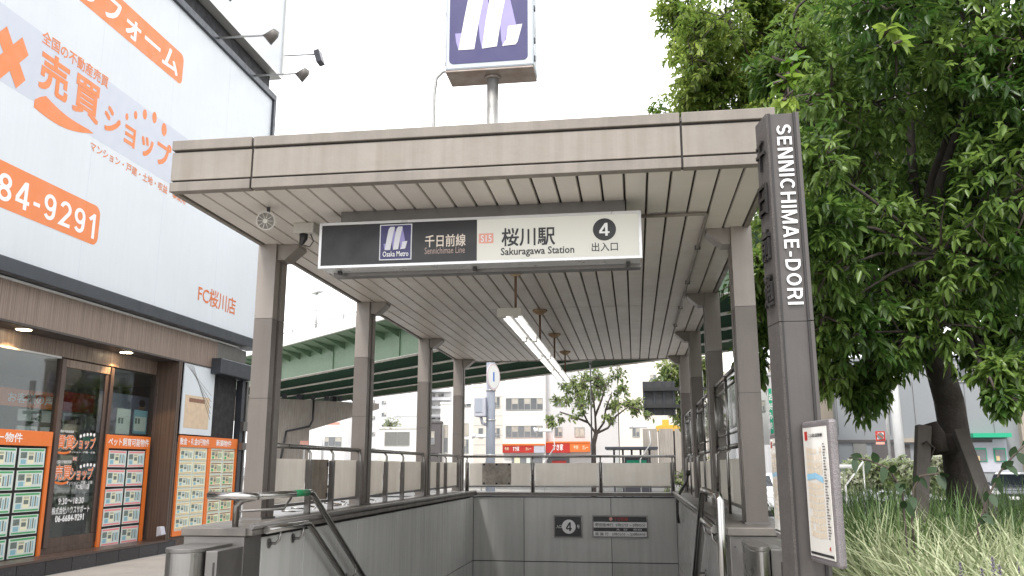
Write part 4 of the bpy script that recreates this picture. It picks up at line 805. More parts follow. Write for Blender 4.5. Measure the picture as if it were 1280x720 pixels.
MB().disc((WX-.398, b_.y-.32, a.z-.22), X, .10, .001, 20, ry=.13).build('face', M['skin'], t); MB().disc((WX-.3975, b_.y-.33, a.z-.13), X, .10, .001, 20, ry=.07).build('hair', M['holebox'], t)
MB().disc((WX-.3985, b_.y-.32, a.z-.52), X, .2, .001, 20, ry=.2).build('shoulders', M['card'], t)
# pier of dark cladding, ribs
yp0, yp1 = yW1+.05, fp(229, 456).y
t = sh
rbox('cladding_core', (WX-.1, yp0, .24), (FX-.03, yp1, zf0-.031), M['wood2'], sh)
k = yp0
while k < yp1-.03:
    rbox('cladding_rib', (FX-.03, k, .242), (FX-.012+random.uniform(0, .01), k+.055, zf0-.032), M['wood2'], sh); k += .07
k = 2.2
# wall light box and downlights
q = fp(196, 665); t = empty('wall_box', (FX, q.y, q.z), 'small grey box fixed low on the dark cladding', 'box'); MB().prism([(FX-.012, q.y, q.z-.08), (FX+.10, q.y, q.z-.05), (FX+.06, q.y, q.z+.09), (FX-.012, q.y, q.z+.09)], (0, .14, 0)).build('casing', M['boxgrey'], t, .01)
for px in (30, 158):
    zz = zf0-.03; y_ = at(px, 411 if px == 30 else 440, 'z', zz).y; q = fp(px, 411 if px == 30 else 440, FX-.22)
    o = MB().disc((FX-.22, q.y, zz-.012), -Z, .10, .004, 20).build('downlight', M['lamp'], sh); MB().tube([(FX-.22, q.y, zz-.01), (FX-.22, q.y, zz-.001)], .12, 20).build('downlight_rim', M['lightmetal'], o)
    ld = bpy.data.lights.new('downlight_glow', 'SPOT'); ld.energy = 42; ld.color = (1, .62, .28); ld.spot_size = R(120); ld.shadow_soft_size = .08
    lo = bpy.data.objects.new('downlight_glow', ld); COL.objects.link(lo); lo.location = Vector((FX-.27, q.y, zz-.03))-wl(sh); lo.rotation_euler = (0, R(-12), 0); lo.parent = sh
# right hand poster and boards
a, b_ = fp(232, 457), fp(264, 545)
t = empty('poster_board', (FX, a.y, b_.z), 'tall poster of a street scene above the cream property cards', 'poster')
rbox('sheet', (FX-.03, a.y, b_.z), (FX-.01, b_.y, zf0-.004), M['skyplain'], t)
rbox('printed_block', (FX-.0095, a.y+.1, b_.z+.12), (FX-.0085, b_.y-.15, b_.z+.75), M['posterbld'], t)
rbox('printed_roof', (FX-.0084, a.y+.25, b_.z+.62), (FX-.0080, b_.y-.35, b_.z+.70), M['cbrown'], t)
for k in range(5): MB().prism([(FX-.0088, a.y+.02+.07*k, zf0-.05), (FX-.0088, a.y+.035+.07*k, zf0-.05), (FX-.0088, b_.y-.08, b_.z+.8-.12*k), (FX-.0088, b_.y-.1, b_.z+.8-.12*k)], (.0003*(k+1), 0, 0)).build('printed_line', M['cap'], t)
y2 = fp(297, 548).y; ztp = fp(297, 549).z
mid_ = fp(259, 600).y
zb2 = .28
t = board('orange framed board of cream property cards next to the dark cladding', a.y-.02, mid_, zb2, ztp, fp(262, 560).z, CT, 2, 6, '敷金・礼金0円物件', (a.y+.0, mid_-.05), FX-.002, M['card'], .05)
t = board('orange framed board of brown edged property cards nearest the steps', mid_+.003, y2, zb2, ztp, fp(262, 560).z, CB, 2, 6, '新築物件', (mid_+.25, y2-.3), FX-.003, M['card'], .06)
rbox('end_wall', (FX-.35, a.y-.05, .0), (FX-.035, y2, 2.0), M['wood2'], sh)
# black shutter box beyond
c0 = fp(264, 470).y; c1 = fp(302, 470).y
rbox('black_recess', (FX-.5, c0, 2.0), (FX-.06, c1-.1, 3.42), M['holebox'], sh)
rbox('shutter_box', (FX-.3, c0-.02, 3.40), (FX+.22, c1+.3, 3.72), M['dframe'], sh, .02)
rbox('grey_panel', (FX-.3, yE, 3.73), (FX-.02, c1+.2, 4.06), M['steel2'], sh)
for (px, m, w_) in ((300, 'dframe', .14), (306, 'steel2', .08)):
    y_ = fp(px, 500).y; rbox('end_post', (FX-.1, y_, .0), (FX+.04, y_+w_, 3.39), M[m], sh)
rbox('end_bracket', (FX-.05, c1+.0, 2.3), (FX+.12, c1+.35, 2.5), M['steel2'], sh); rbox('end_bracket', (FX-.05, c1+.0, 1.9), (FX+.12, c1+.35, 2.05), M['steel2'], sh)

# billboard -------------------------------------------------------
bb = empty('billboard', (FX, 12, 4.2), 'huge white estate agent billboard with orange lettering above the shop', 'billboard')
BX = FX+.12; yR = fp(322, 420, BX).y; zB, zT = fp(315, 424, BX).z, fp(340, 125, BX).z
nseg = 8; y0 = 1.0; 
ys = [y0+(yR-y0)*k/nseg for k in range(nseg+1)]
rbox('sheet', (FX-.2, y0, zB+.0), (BX, yR-.0, zT-.0), M['bill'], bb)
for k in range(1, nseg): rbox('sheet_seam', (BX-.001, ys[k], zB), (BX+.0006, ys[k]+.006, zT), M['billband'], bb)
rbox('bottom_frame', (FX-.2, y0, zB-.21), (BX+.07, yR+.13, zB), M['dframe'], bb, .01)
rbox('side_frame', (FX-.2, yR, zB), (BX+.06, yR+.13, zT+.0), M['dframe'], bb, .01)
rbox('top_frame', (FX-.2, y0, zT), (BX+.06, yR+.13, zT+.16), M['dframe'], bb, .01)
rbox('gap_strip', (FX-.25, y0, zT+.16), (BX-.10, yR, zT+.62), M['grille'], bb)  # black box painted in as the dark gap between the two billboards
rbox('top_rail', (FX-.2, y0, zT+.63), (BX+.12, yR+.22, zT+.72), M['lightmetal'], bb)
S2 = rbox('upper_sheet', (FX-.2, y0, zT+.75), (BX+.08, yR+.2, zT+6), M['bill'], bb)
rbox('upper_frame', (FX-.2, yR+.2, zT+.72), (BX+.12, yR+.3, zT+6), M['lightmetal'], bb)
rbox('side_frame_cap', (BX-.02, yR+.132, zB+.1), (BX+.09, yR+.25, zB+1.7), M['dframe'], bb, .01)
def bp(px, py): return fp(px, py, BX)
def band(pts, m, nm, lift=.001):
    P = [bp(*p) for p in pts]; return MB().prism([(BX+lift, p.y, p.z) for p in P], (.0008, 0, 0)).build(nm, M[m], bb)
za, zb_ = bp(213, 165).z, bp(213, 240).z
MB().box((BX+.0006, y0, bp(120, 174).z), (BX+.0012, yR-.01, bp(120, 90).z)).build('pale_band', M['billband'], bb)
def rr_box(y0, y1, z0, z1, m, nm, r=.12):
    P = rrect(y0, y1, z0, z1, 0, r); MB().prism([(BX+.0016, p[0], p[2]) for p in P], (.001, 0, 0)).build(nm, M[m], bb)
a, b_ = bp(230, 70), bp(228, 108); rr_box(5, a.y, b_.z, a.z, 'billorange', 'orange_box')
def btext(s, c0, c1, c2, c3, m, bold=.03, nm='lettering', slant=0):
    "corners: top-left, top-right, bottom-left, bottom-right"
    q = [bp(*c) for c in (c0, c1, c2, c3)]
    y0 = (q[0].y+q[2].y)/2; y1 = (q[1].y+q[3].y)/2; z1 = (q[0].z+q[1].z)/2; z0 = (q[2].z+q[3].z)/2
    return text(s, (BX+.003, (y0+y1)/2, (z0+z1)/2), Y, Z, y1-y0, z1-z0, M[m], bb, nm, bold, 0, lift=.0005, slant=slant)
# リフォーム : last four glyphs are in the frame
yr = bp(222, 90).y; 
zz0, zz1 = bp(215, 93).z, bp(217, 63).z
text('リフォーム', (BX+.003, (bp(100, 5).y+yr)/2, (zz0+zz1)/2), Y, Z, yr-bp(100, 5).y, (zz1-zz0)*.92, M['billtext'], bb, 'lettering', .05, 0)
a = bp(14, 72); text('×', (BX+.003, a.y, a.z), Y, Z, .62, .78, M['billorange'], bb, 'lettering', .07, 0)
btext('全国の不動産売買', (53, 39), (136, 94), (52, 56), (135, 109), 'billorange', .03)
btext('売', (51, 60), (86, 78), (48, 112), (86, 130), 'billorange', .06); btext('買', (93, 90), (126, 108), (90, 138), (124, 158), 'billorange', .055)
btext('ショップ', (132, 131), (216, 180), (128, 163), (211, 214), 'billorange', .06)
P = []
for k in range(13):
    u = k/12; P.append((42+75*u, 134+33*u+ (9*math.sin(u*3.14)), 9*(1-u)**.6*(1 if u < .99 else 0)+.5))
up = [bp(x_, y_) for x_, y_, t_ in P]; 
MB().prism([(BX+.002, p.y, p.z) for p in up]+[(BX+.002, p.y, p.z+.34*(1-k/12)**.7*min(1, .35+k*.35)) for k, p in reversed(list(enumerate(up)))], (.001, 0, 0)).build('smile_stroke', M['billorange'], bb)
for (x_, y_, r_) in ((158.5, 146, .10), (169.5, 144, .12), (181, 143, .15), (193, 147, .17), (205, 162, .20)):
    p = bp(x_, y_); MB().disc((BX+.002, p.y, p.z), X, r_*.42, .001, 20, ry=r_*.62).build('dot', M['billorange'], bb)
btext('マンション・戸建・土地・収益・事業用', (114, 177), (232, 246), (112, 186), (231, 257), 'billorange', .02)
a, b_ = bp(126, 260), bp(123, 309); rr_box(4, a.y, b_.z, a.z, 'billorange', 'orange_box', .14)
a0 = bp(120, 268); b0 = bp(117, 300); zc = (a0.z+b0.z)/2; hh = (a0.z-b0.z)
ysx = bp(-2, 220).y
text('84-9291', (BX+.003, (ysx+a0.y)/2, zc), Y, Z, a0.y-ysx, hh*.95, M['billtext'], bb, 'sans_lettering', 0, 0)
btext('FC桜川店', (248, 358), (295, 370), (247, 380), (294, 392), 'orangeprint', .02)
# flood lights on arms
def floodlight(y_, z_, L_, label, m='plastic', square=False):
    b0 = Vector((BX-.1, y_, z_)); t = empty('floodlight', b0, label, 'floodlight', 'floodlights on arms above the billboard')
    e = b0+Vector((L_, .0, -.02)); MB().tube([b0, e], .022, 8).build('arm', M['galv'], t)
    d = Vector((-.75, -.05, -.65)).normalized()
    if square:
        MB().obox(e+Vector((.05, 0, -.1)), (0, 1, 0), (.3, 0, -1), (1, 0, .3), .26, .34, .14).build('lamp_head', M['darkmet'], t, .01)
    else:
        MB().tube([e+Vector((.06, 0, .08)), e+Vector((.02, 0, .02)), e+d*.18], [.07, .10, .13], 16).build('lamp_head', M[m], t)
        MB().disc(e+d*.181, d, .115, .004, 16).build('lens', M['hl'], t)
    return t
def fl(pb, pe, label, sq=False):
    b0 = at(pb[0], pb[1], 'x', BX-.1); e = at(pe[0], pe[1], 'y', b0.y); floodlight(b0.y, b0.z, e.x-b0.x, label, 'cap', sq)
fl((264, 48), (341, 60), 'round grey floodlight on a long arm, second from the top of the photo')
fl((311, 95), (380, 105), 'round grey floodlight on the arm nearest the billboard corner')
fl((225, -8), (290, 2), 'round grey floodlight cut by the top edge of the photo')
fl((350, 70), (396, 83), 'squarish dark floodlight beyond the billboard corner', True)

# ================================================================ OVERPASS
ON, OD = Vector((.694, .72, 0)), Vector((-.72, .694, 0))
ov = empty('overpass', ON*40+OD*60, 'long green steel elevated motorway crossing behind the canopy', 'overpass')
def op(n, t, z): return tuple(ON*n+OD*t+Z*z)
T0, T1 = -60, 330
def oprism(poly, t0, t1, nm, m, par=None): return MB().prism([op(n, t0, z) for n, z in poly], OD*(t1-t0)).build(nm, m, par or ov)
for k, n in enumerate((32.3, 36.4, 40.5, 44.6, 48.7)):
    g = oprism([(n-.02, 9.54), (n+.02, 9.54), (n+.02, 11.7), (n-.02, 11.7)], T0, T1, 'girder', M['ogreen'] if k in (0, 4) else M['ogreen_shaded'])
    oprism([(n-.32, 9.5), (n+.32, 9.5), (n+.32, 9.539), (n-.32, 9.539)], T0, T1, 'flange', M['oflange'], g)
    bb_ = MB()
    for i in range(110):
        t_ = 5+i*1.9; c_ = ON*n+OD*t_; bb_.obox(c_+Z*9.485, ON, OD, Z, .60, .22, .028)
    bb_.build('splice_plates', M['oflange'], g, kind='stuff')
oprism([(30.2, 12.03), (50.8, 12.03), (50.8, 12.3), (30.2, 12.3)], T0, T1, 'deck', M['odeck'])
oprism([(32.4, 11.7), (48.6, 11.7), (48.6, 12.025), (32.4, 12.025)], T0, T1, 'deck_underside', M['ogreen_shaded'])  # same green as the outer girders, with under-deck shade put into it
oprism([(29.95, 11.98), (30.19, 11.98), (30.19, 12.75), (29.95, 12.75)], T0, T1, 'parapet', M['bwhite'])
oprism([(50.81, 11.98), (51.05, 11.98), (51.05, 12.75), (50.81, 12.75)], T0, T1, 'parapet', M['bwhite'])
oprism([(30.2, 11.985), (32.28, 11.62), (32.28, 11.69), (30.2, 12.02)], T0, T1, 'cantilever_plate', M['ogreen'])
for i in range(60):
    t_ = 20+i*2.2
    MB().prism([op(30.25, t_, 11.975), op(32.27, t_, 11.61), op(32.27, t_, 11.1)], OD*.06).build('rib', M['ogreen'], ov)
for i in range(12):
    t_ = 22+i*11; MB().obox(ON*32.24+OD*t_+Z*10.6, ON, OD, Z, .10, .08, 2.0).build('stiffener', M['ogreen'], ov)
for z_, rr in ((13.15, .05), (14.3, .03)): MB().tube([op(30.05, T0, z_), op(30.05, T1, z_)], rr, 6).build('guard_rail', M['galv'], ov)
for i in range(60):
    t_ = 24+i*2.4; MB().tube([op(30.05, t_, 12.75), op(30.05, t_, 14.3 if i % 2 else 13.15)], .05, 6).build('guard_post', M['galv'], ov)
PT = 92
pr = MB().prism([op(31, PT, 8.85), op(50, PT, 8.85), op(50, PT, 8.2), op(41.3, PT, 5.5), op(41.3, PT, -.12), op(35.8, PT, -.12), op(35.8, PT, 5.5), op(31, PT, 7.4)], OD*-2.4).build('pier', M['concrete'], ov, .05)
for k, n in enumerate((32.3, 36.4, 40.5, 44.6, 48.7)):
    MB().obox(ON*n+OD*(PT-1.2)+Z*9.16, ON, OD, Z, .5, .7, .6).build('bearing', M['darkmet'], pr)
for k in range(10):
    n = 33+k*1.7; MB().disc(ON*n+OD*(PT-2.3)+Z*9.15, -OD, .28, .25, 10).build('pipe_end', M['darkmet'], pr)
MB().tube([op(41.6, PT-2.45, 8.9), op(41.6, PT-2.45, 6.6), op(41.2, PT-2.5, 5.9), op(38.5, PT-2.5, 5.3), op(38, PT-2.5, 2)], .11, 8).build('drain_pipe', M['darkmet'], pr)
oprism([(34, -.12), (43, -.12), (43, .2), (34, .2)], 150, 154, 'pier_footing', M['concrete'])
MB().prism([op(35.8, 160, 8.85), op(41.3, 160, 8.85), op(41.3, 160, -.12), op(35.8, 160, -.12)], OD*-2.4).build('pier', M['concrete'], ov)
MB().prism([op(35.8, 12, 9.4), op(41.3, 12, 9.4), op(41.3, 12, -.12), op(35.8, 12, -.12)], OD*-2.4).build('pier', M['concrete'], ov)
def deck_lamp(px, pyt, t_, label):
    e = ON*31+OD*t_; h_ = pyt
    t = empty('street_lamp', e+Z*12.3, label, 'street lamp')
    MB().tube([e+Z*12.3, e+Z*(12.3+h_)], [.09, .06], 8).build('pole', M['galv'], t)
    MB().obox(e+Z*(12.3+h_)+ON*.0, ON, OD, Z, .5, 1.5, .16).build('lamp_head', M['galv'], t, .03)
def tt_of(px, n=31):
    # position along the deck seen at that column of the photograph
    r_ = at(px, 583, 'y', 1.0); return n*(ON.x-r_.x*ON.y)/(OD.y*r_.x-OD.x)
t_ = tt_of(386); e = ON*31+OD*t_; h_ = at(386, 366, 'y', e.y).z-12.3
deck_lamp(386, h_, t_, 'flat headed street lamp standing on the elevated motorway')

# ================================================================ FAR BUILDINGS
def building(name, label, px0, px1, pyt, Yp, depth, wall, windows=(), cat='building', base=None, roofm=None, extra=None):
    a, b_ = at(px0, pyt, 'y', Yp), at(px1, pyt, 'y', Yp)
    t = empty(name, ((a.x+b_.x)/2, Yp, 0), label, cat)
    ztop = a.z
    rbox('wall', (a.x, Yp, -.13 if base is None else base), (b_.x, Yp+depth, ztop), M[wall], t)
    rbox('parapet', (a.x-.08, Yp-.08, ztop+.001), (b_.x+.08, Yp+depth+.08, ztop+.25), M[roofm or wall], t)
    for wdef in windows:
        x0, y0, x1, y1 = wdef[:4]; n = wdef[4] if len(wdef) > 4 else 2; gm = wdef[5] if len(wdef) > 5 else 'bglass'
        p, q = at(x0, y0, 'y', Yp), at(x1, y1, 'y', Yp)
        fw_ = .07
        b = MB(); b.box((p.x, Yp-.05, q.z), (p.x+fw_, Yp+.02, p.z)); b.box((q.x-fw_, Yp-.05, q.z), (q.x, Yp+.02, p.z)); b.box((p.x+fw_, Yp-.05, p.z-fw_), (q.x-fw_, Yp+.02, p.z)); b.box((p.x+fw_, Yp-.07, q.z), (q.x-fw_, Yp+.02, q.z+fw_))
        for k in range(1, n): xx = p.x+(q.x-p.x)*k/n; b.box((xx-.03, Yp-.045, q.z+fw_), (xx+.03, Yp+.02, p.z-fw_))
        o = b.build('window', M['aframe'], t)
        for k in range(n):
            xa = p.x+(q.x-p.x)*k/n+.035; xb = p.x+(q.x-p.x)*(k+1)/n-.035
            rbox('pane', (xa, Yp-.02, q.z+fw_), (xb, Yp-.008, p.z-fw_), M[gm], o)
            if gm == 'bglass' and (k+int(p.x*3)) % 2: rbox('blind', (xa, Yp-.024, p.z-fw_-(p.z-q.z)*.45), (xb, Yp-.0205, p.z-fw_), M['curtain'], o)
    return t
random.seed(3)
def grid(x0, y0, x1, y1, nx, ny, wx, wy, n=2, gm='bglass'):
    return [(x0+(x1-x0)*i/max(1, nx-1), y0+(y1-y0)*j/max(1, ny-1), x0+(x1-x0)*i/max(1, nx-1)+wx, y0+(y1-y0)*j/max(1, ny-1)+wy, n, gm) for i in range(nx) for j in range(ny)]
B_ = building
B_('tower_block', 'pale grey tower block with small paired windows seen between second and third left columns', 452, 525, 440, 140, 20, 'bgrey', grid(477, 486, 477, 560, 1, 6, 6, 5)+grid(455, 500, 465, 560, 2, 4, 4, 5))
t = B_('apartment_block', 'white balconied apartment block far behind, beside the pale grey tower', 500, 566, 435, 150, 18, 'bwhite', grid(515, 478, 548, 520, 4, 4, 7, 4))
for j in range(5): p, q = at(508, 487+j*10.5, 'y', 149), at(563, 490+j*10.5, 'y', 149); rbox('balcony', (p.x, 148.4, q.z), (q.x, 149.99, p.z), M['bgrey'], t)
t = B_('low_building', 'low white building with a wide louvred opening behind the left columns', 474, 531, 536, 112, 14, 'bwhite', [(481, 540, 512, 557, 2, 'shutter')])
for k in range(3):
    q = at(484+k*6, 531, 'y', 113)
p = at(500, 536, 'y', 112); MB().tube([(p.x-1, 112.3, p.z+1.6), (p.x+6, 112.3, p.z+1.7)], .06, 6).build('roof_rail', M['galv'], t)
B_('grey_building', 'small dark grey building with one square window behind the left columns', 531, 551, 529, 111, 14, 'bdark', [(532.5, 539, 543, 555.5, 1)])
t = B_('narrow_building', 'narrow white building with tall windows beside the dark grey one', 551, 592, 505, 112, 16, 'bwhite', [(555, 531, 560, 566, 1), (575, 529, 586, 545, 3, 'curtain'), (575, 549, 586, 567, 3), (571, 503, 589, 509, 3)])
t = B_('tiled_building', 'cream tiled building directly behind the blue grey pole', 592, 629, 476, 100, 18, 'bwarm', [(617, 496, 625, 510, 2), (617, 535, 625, 547, 2), (598, 535, 604, 547, 1)])
for j in range(8): p = at(592, 484+j*12, 'y', 100); rbox('tile_band', (p.x+.01, 99.97, p.z), (at(629, 500, 'y', 100).x-.01, 99.999, p.z+.05), M['bgrey'], t)
wb = B_('office_building', 'white office building with two long window strips left of the red restaurant sign', 629, 681, 440, 95, 20, 'bwhite', [(632, 497.5, 679, 512.5, 6), (632, 532, 679, 547, 6)])
rs = B_('restaurant_building', 'pale grey building with a red beef bowl restaurant fascia on its ground floor', 681, 770, 420, 96, 20, 'bgrey', [(693, 534, 703, 546, 2), (693, 498, 703, 508, 2), (718, 534, 731, 546, 2, 'curtain'), (718, 498, 731, 508, 2)])
def facebox(par, px0, py0, px1, py1, Yp, th, m, nm): a, b_ = at(px0, py0, 'y', Yp), at(px1, py1, 'y', Yp); return rbox(nm, (a.x, Yp-th, b_.z), (b_.x, Yp, a.z), M[m], par)
for (x0, x1, m) in ((629, 668, 'orangeprint'), (668, 681, 'boxgrey')): facebox(wb, x0, 557, x1, 566, 94.99, .5, m if m != 'orangeprint' else 'red', 'shop_sign')
facebox(wb, 629, 555, 681, 557, 94.99, .55, 'orangeprint', 'sign_cap')
rf_ = facebox(rs, 681, 554, 713, 566, 95.99, .9, 'red', 'shop_sign'); facebox(rs, 681, 552.3, 738, 554, 95.99, .95, 'orangeprint', 'sign_cap'); o2 = facebox(rs, 713, 554, 738, 565, 95.99, .9, 'orangeprint', 'shop_sign')
def ftext(s_, x0, y0, x1, y1, Yp, m, par, bold=.03):
    a, b_ = at(x0, y0, 'y', Yp), at(x1, y1, 'y', Yp); return text(s_, ((a.x+b_.x)/2, Yp, (a.z+b_.z)/2), X, Z, b_.x-a.x, a.z-b_.z, M[m], par, 'lettering', bold, 0, lift=.01)
ftext('すき家', 691, 555, 704, 563, 95.07, 'white', rf_); ftext('牛丼', 717, 556.5, 723, 562, 95.07, 'cyellow', o2); ftext('カレー', 728, 556.5, 735, 562, 95.07, 'cyellow', o2)
ftext('すき家', 641, 558, 649, 564, 94.47, 'white', wb); ftext('カレー', 657, 559, 664, 563, 94.47, 'cyellow', wb); ftext('牛丼', 631, 559, 636, 563, 94.47, 'cyellow', wb)
facebox(wb, 640, 569, 678, 582, 94.99, .1, 'bglass', 'shopfront'); facebox(rs, 684, 570, 712, 582, 95.99, .1, 'bglass', 'shopfront'); facebox(rs, 690, 576, 708, 582, 95.88, .1, 'red', 'shop_counter')
facebox(wb, 643, 572, 650, 582, 94.88, .05, 'cyellow', 'shop_poster'); facebox(wb, 658, 572, 663, 582, 94.88, .05, 'card', 'shop_poster')
B_('pale_building', 'tall pale building behind the street tree and the dark road sign', 770, 905, 380, 88, 20, 'bwarm', [(790, 534, 800, 546, 2)]+grid(812, 468, 880, 508, 5, 2, 9, 9))
t = empty('concrete_wall', (8, 78, 0), 'long plain concrete wall under the dark road sign', 'wall')
for k in range(5): a, b_ = at(803+k*20, 536, 'y', 78), at(823+k*20, 575, 'y', 78); rbox('wall_panel', (a.x+.02, 78, -.13), (b_.x-.02, 78.3, a.z), M['concrete'], t)
a, b_ = at(820, 531, 'y', 81), at(850, 536, 'y', 81); t = empty('excavator', (a.x, 81, a.z), 'yellow machine top peeping over the concrete wall', 'machine')
MB().prism([(a.x, 81, b_.z-.2), (b_.x, 81, b_.z-.2), (b_.x, 81, a.z-.2), (b_.x-.4, 81, a.z), (a.x+.5, 81, a.z), (a.x, 81, a.z-.1)], (0, 1.5, 0)).build('body', M['yellow'], t, .04)
rbox('cab', (a.x+.6, 81.2, a.z+.001), (a.x+1.2, 82.2, a.z+.5), M['yellow'], t, .05); rbox('chassis', (a.x+.2, 81.1, -.12), (b_.x-.2, 82.3, b_.z-.21), M['blackp'], t)
# left gap
B_('distant_building', 'white far building with a blue roof sign seen through the first left bay', 372, 432, 522, 135, 20, 'bwhite', grid(376, 541, 376, 560, 1, 2, 5, 4)+[(403, 546, 427, 558, 3)])
t = B_('distant_building', 'taller white building with orange stripes behind the first left bay', 330, 372, 505, 150, 20, 'bwhite', grid(338, 530, 362, 570, 3, 3, 5, 5)); 
B_('distant_building', 'pale block with small square windows just left of the second left column', 425, 455, 505, 142, 20, 'bwhite', grid(437, 520, 446, 560, 2, 4, 4, 5))
a, b_ = at(385, 528, 'y', 120), at(424, 531, 'y', 120); t = empty('roof_sign', (a.x, 120, 10), 'thin orange sign board high on a pole in the first left bay', 'sign'); rbox('board', (a.x, 120, b_.z), (b_.x, 120.3, a.z), M['salmon'], t); MB().tube([((a.x+b_.x)/2, 120.15, -.1), ((a.x+b_.x)/2, 120.15, b_.z)], .2, 8).build('pole', M['polewhite'], t)
a, b_ = at(375, 551, 'y', 90), at(385, 558, 'y', 90); t = empty('shop_sign', (a.x, 90, 4), 'small orange and white sign beyond the first left bay', 'sign'); rbox('board', (a.x, 90, b_.z), (b_.x, 90.3, a.z), M['salmon'], t); MB().tube([((a.x+b_.x)/2, 90.15, -.1), ((a.x+b_.x)/2, 90.15, b_.z)], .1, 8).build('pole', M['polewhite'], t)
# right side
t = B_('tall_grey_building', 'grey tiled building with a green awning across the road at the right', 1040, 1264, 452, 64, 20, 'bgrey2', [(1194, 455, 1264, 477, 5)]+grid(1060, 395, 1250, 395, 4, 1, 38, 22, 4))
Yb = 63.98
def tf(px0, py0, px1, py1, th, m, nm): return facebox(t, px0, py0, px1, py1, Yb, th, m, nm)
for k in range(7):
    p = at(1040+k*32, 460, 'y', Yb); rbox('tile_joint', (p.x+.1, Yb-.01, 3.7), (p.x+.13, Yb+.001, at(1040, 478, 'y', Yb).z), M['bdark'], t)
tf(1066, 553, 1086, 600, .06, 'shutter', 'shutter'); tf(1040, 550, 1240, 553, .1, 'bdark', 'ledge')
tf(1118, 548, 1152, 553, .3, 'btan', 'shop_sign'); tf(1210, 542, 1258, 547, .9, 'awn', 'awning'); tf(1206, 549, 1262, 590, .05, 'boxgrey', 'shopfront')
for (x0, x1) in ((1216, 1234), (1241, 1258)): tf(x0, 560, x1, 577, .1, 'awn', 'shop_window'); tf(x0+1.5, 562, x1-1.5, 576, .14, 'bglass', 'shop_window_pane'); tf(x0+3, 570, x0+8, 576, .17, 'ctan', 'window_display')
tf(1090, 556, 1140, 590, .05, 'bdark', 'shopfront')
B_('tan_building', 'narrow tan rendered building behind the metal signpost', 1000, 1041, 430, 65, 16, 'btan', [(1014, 470, 1024, 490, 2)])
t2 = B_('right_edge_building', 'brown grey building at the right edge of the photo', 1264, 1330, 430, 63.5, 16, 'btan', [(1270, 470, 1290, 490, 2)])
t = B_('green_sign_building', 'pale grey building with a vertical green banner behind the right column', 915, 1000, 470, 68, 16, 'bgrey', [(948, 500, 957, 514, 2), (930, 500, 940, 514, 2)])
o = facebox(t, 960, 486, 967, 546, 67.5, .3, 'awn', 'vertical_banner'); a = at(963.5, 515, 'y', 67.19); 
for k, ch in enumerate('お好み焼'): c_ = at(963.5, 496+k*12, 'y', 67.19); text(ch, (c_.x, 67.19, c_.z), X, Z, .28, .52, M['white'], o, 'lettering', .04, 0, lift=.01)
a, b_ = at(948, 556, 'y', 40), at(972, 590, 'y', 40); f_ = empty('hoarding', (a.x, 40, 0), 'pale corrugated hoarding behind the nearest right column', 'fence')
for k in range(12): x_ = a.x-1+(b_.x+1-a.x)*k/10; MB().prism([(x_, 40, -.12), (x_+.12, 40.05, -.12), (x_+.22, 40.05, -.12), (x_+.22, 40.09, -.12), (x_, 40.04, -.12)], (0, 0, a.z+.12)).build('sheet', M['bgrey'], f_)

# ================================================================ STREET FURNITURE
q = at(613, 583, 'y', 20); up_ = empty('utility_pole', (q.x, 20, 0), 'thick blue grey pole with a box behind the back railing', 'pole')
MB().tube([(q.x, 20, -.12), (q.x, 20, 6.6)], [.115, .10], 16).build('pole', M['polegrey'], up_)
for z_ in (1.8, 2.6, 3.3, 4.0): MB().tube([(q.x, 20, z_), (q.x, 20, z_+.03)], .122, 16).build('band', M['galv'], up_)
a, b_ = at(594, 497, 'y', 19.9), at(608, 521, 'y', 19.9); o = rbox('equipment_box', (a.x, 19.75, b_.z), (b_.x, 20.1, a.z), M['boxgrey'], up_, .02); rbox('box_door', (a.x+.03, 19.735, b_.z+.1), (b_.x-.08, 19.75, a.z-.04), M['polegrey'], o)
MB().tube([(a.x+.14, 19.9, b_.z), (a.x+.18, 19.9, b_.z-.15), (q.x-.05, 20, b_.z-.2)], .035, 8).build('cable', M['boxgrey'], up_)
c_ = at(616.5, 471, 'y', 19.8); t = empty('round_road_sign', tuple(c_), 'round white road sign seen nearly edge on, high on the blue grey pole', 'road sign')
dn = Vector((.94, -.34, 0)); MB().disc(c_, dn, .315, .012, 32).build('disc', M['mirror'], t); MB().disc(c_+dn*.013, dn, .27, .002, 32).build('disc_face', M['plate'], t)
MB().obox(c_+dn*.017+Z*.0, Z, dn.cross(Z), dn, .22, .07, .003).build('arrow', M['bluesign'], t); MB().tube([c_-dn*.002, (q.x, 20, c_.z)], .02, 6).build('clamp', M['galv'], t)
# dark back of a road sign
a, b_ = at(803, 477, 'y', 26), at(845, 519, 'y', 26); t = empty('road_sign_back', ((a.x+b_.x)/2, 26, 0), 'big dark road sign seen from behind on its frame', 'road sign')
rbox('sign_plate', (a.x, 26, b_.z), (b_.x, 26.03, a.z), M['signback'], t)
for k in range(4): x_ = a.x+(b_.x-a.x)*(.05+.3*k); rbox('rib', (x_-.02, 25.96, b_.z), (x_+.02, 25.999, a.z), M['dframe'], t)
for f in (.24, .74): z_ = a.z+(b_.z-a.z)*f; rbox('beam', (a.x+.02, 25.85, z_-.05), (b_.x+.9, 25.955, z_+.05), M['blackp'], t)
MB().tube([(b_.x+.75, 26, -.1), (b_.x+.75, 26, a.z+.3)], .09, 12).build('post', M['galv'], t)
# thin dark pole by the tree
p = at(742, 583, 'y', 24); t = empty('thin_pole', (p.x-.3, 24, 0), 'thin black post just left of the street tree trunk', 'pole'); x_ = at(739.5, 540, 'y', 24).x; MB().tube([(x_, 24, -.12), (x_, 24, 4.4)], .022, 8).build('post', M['blackp'], t); rbox('cap', (x_-.04, 23.96, 4.4), (x_+.04, 24.04, 4.45), M['blackp'], t)
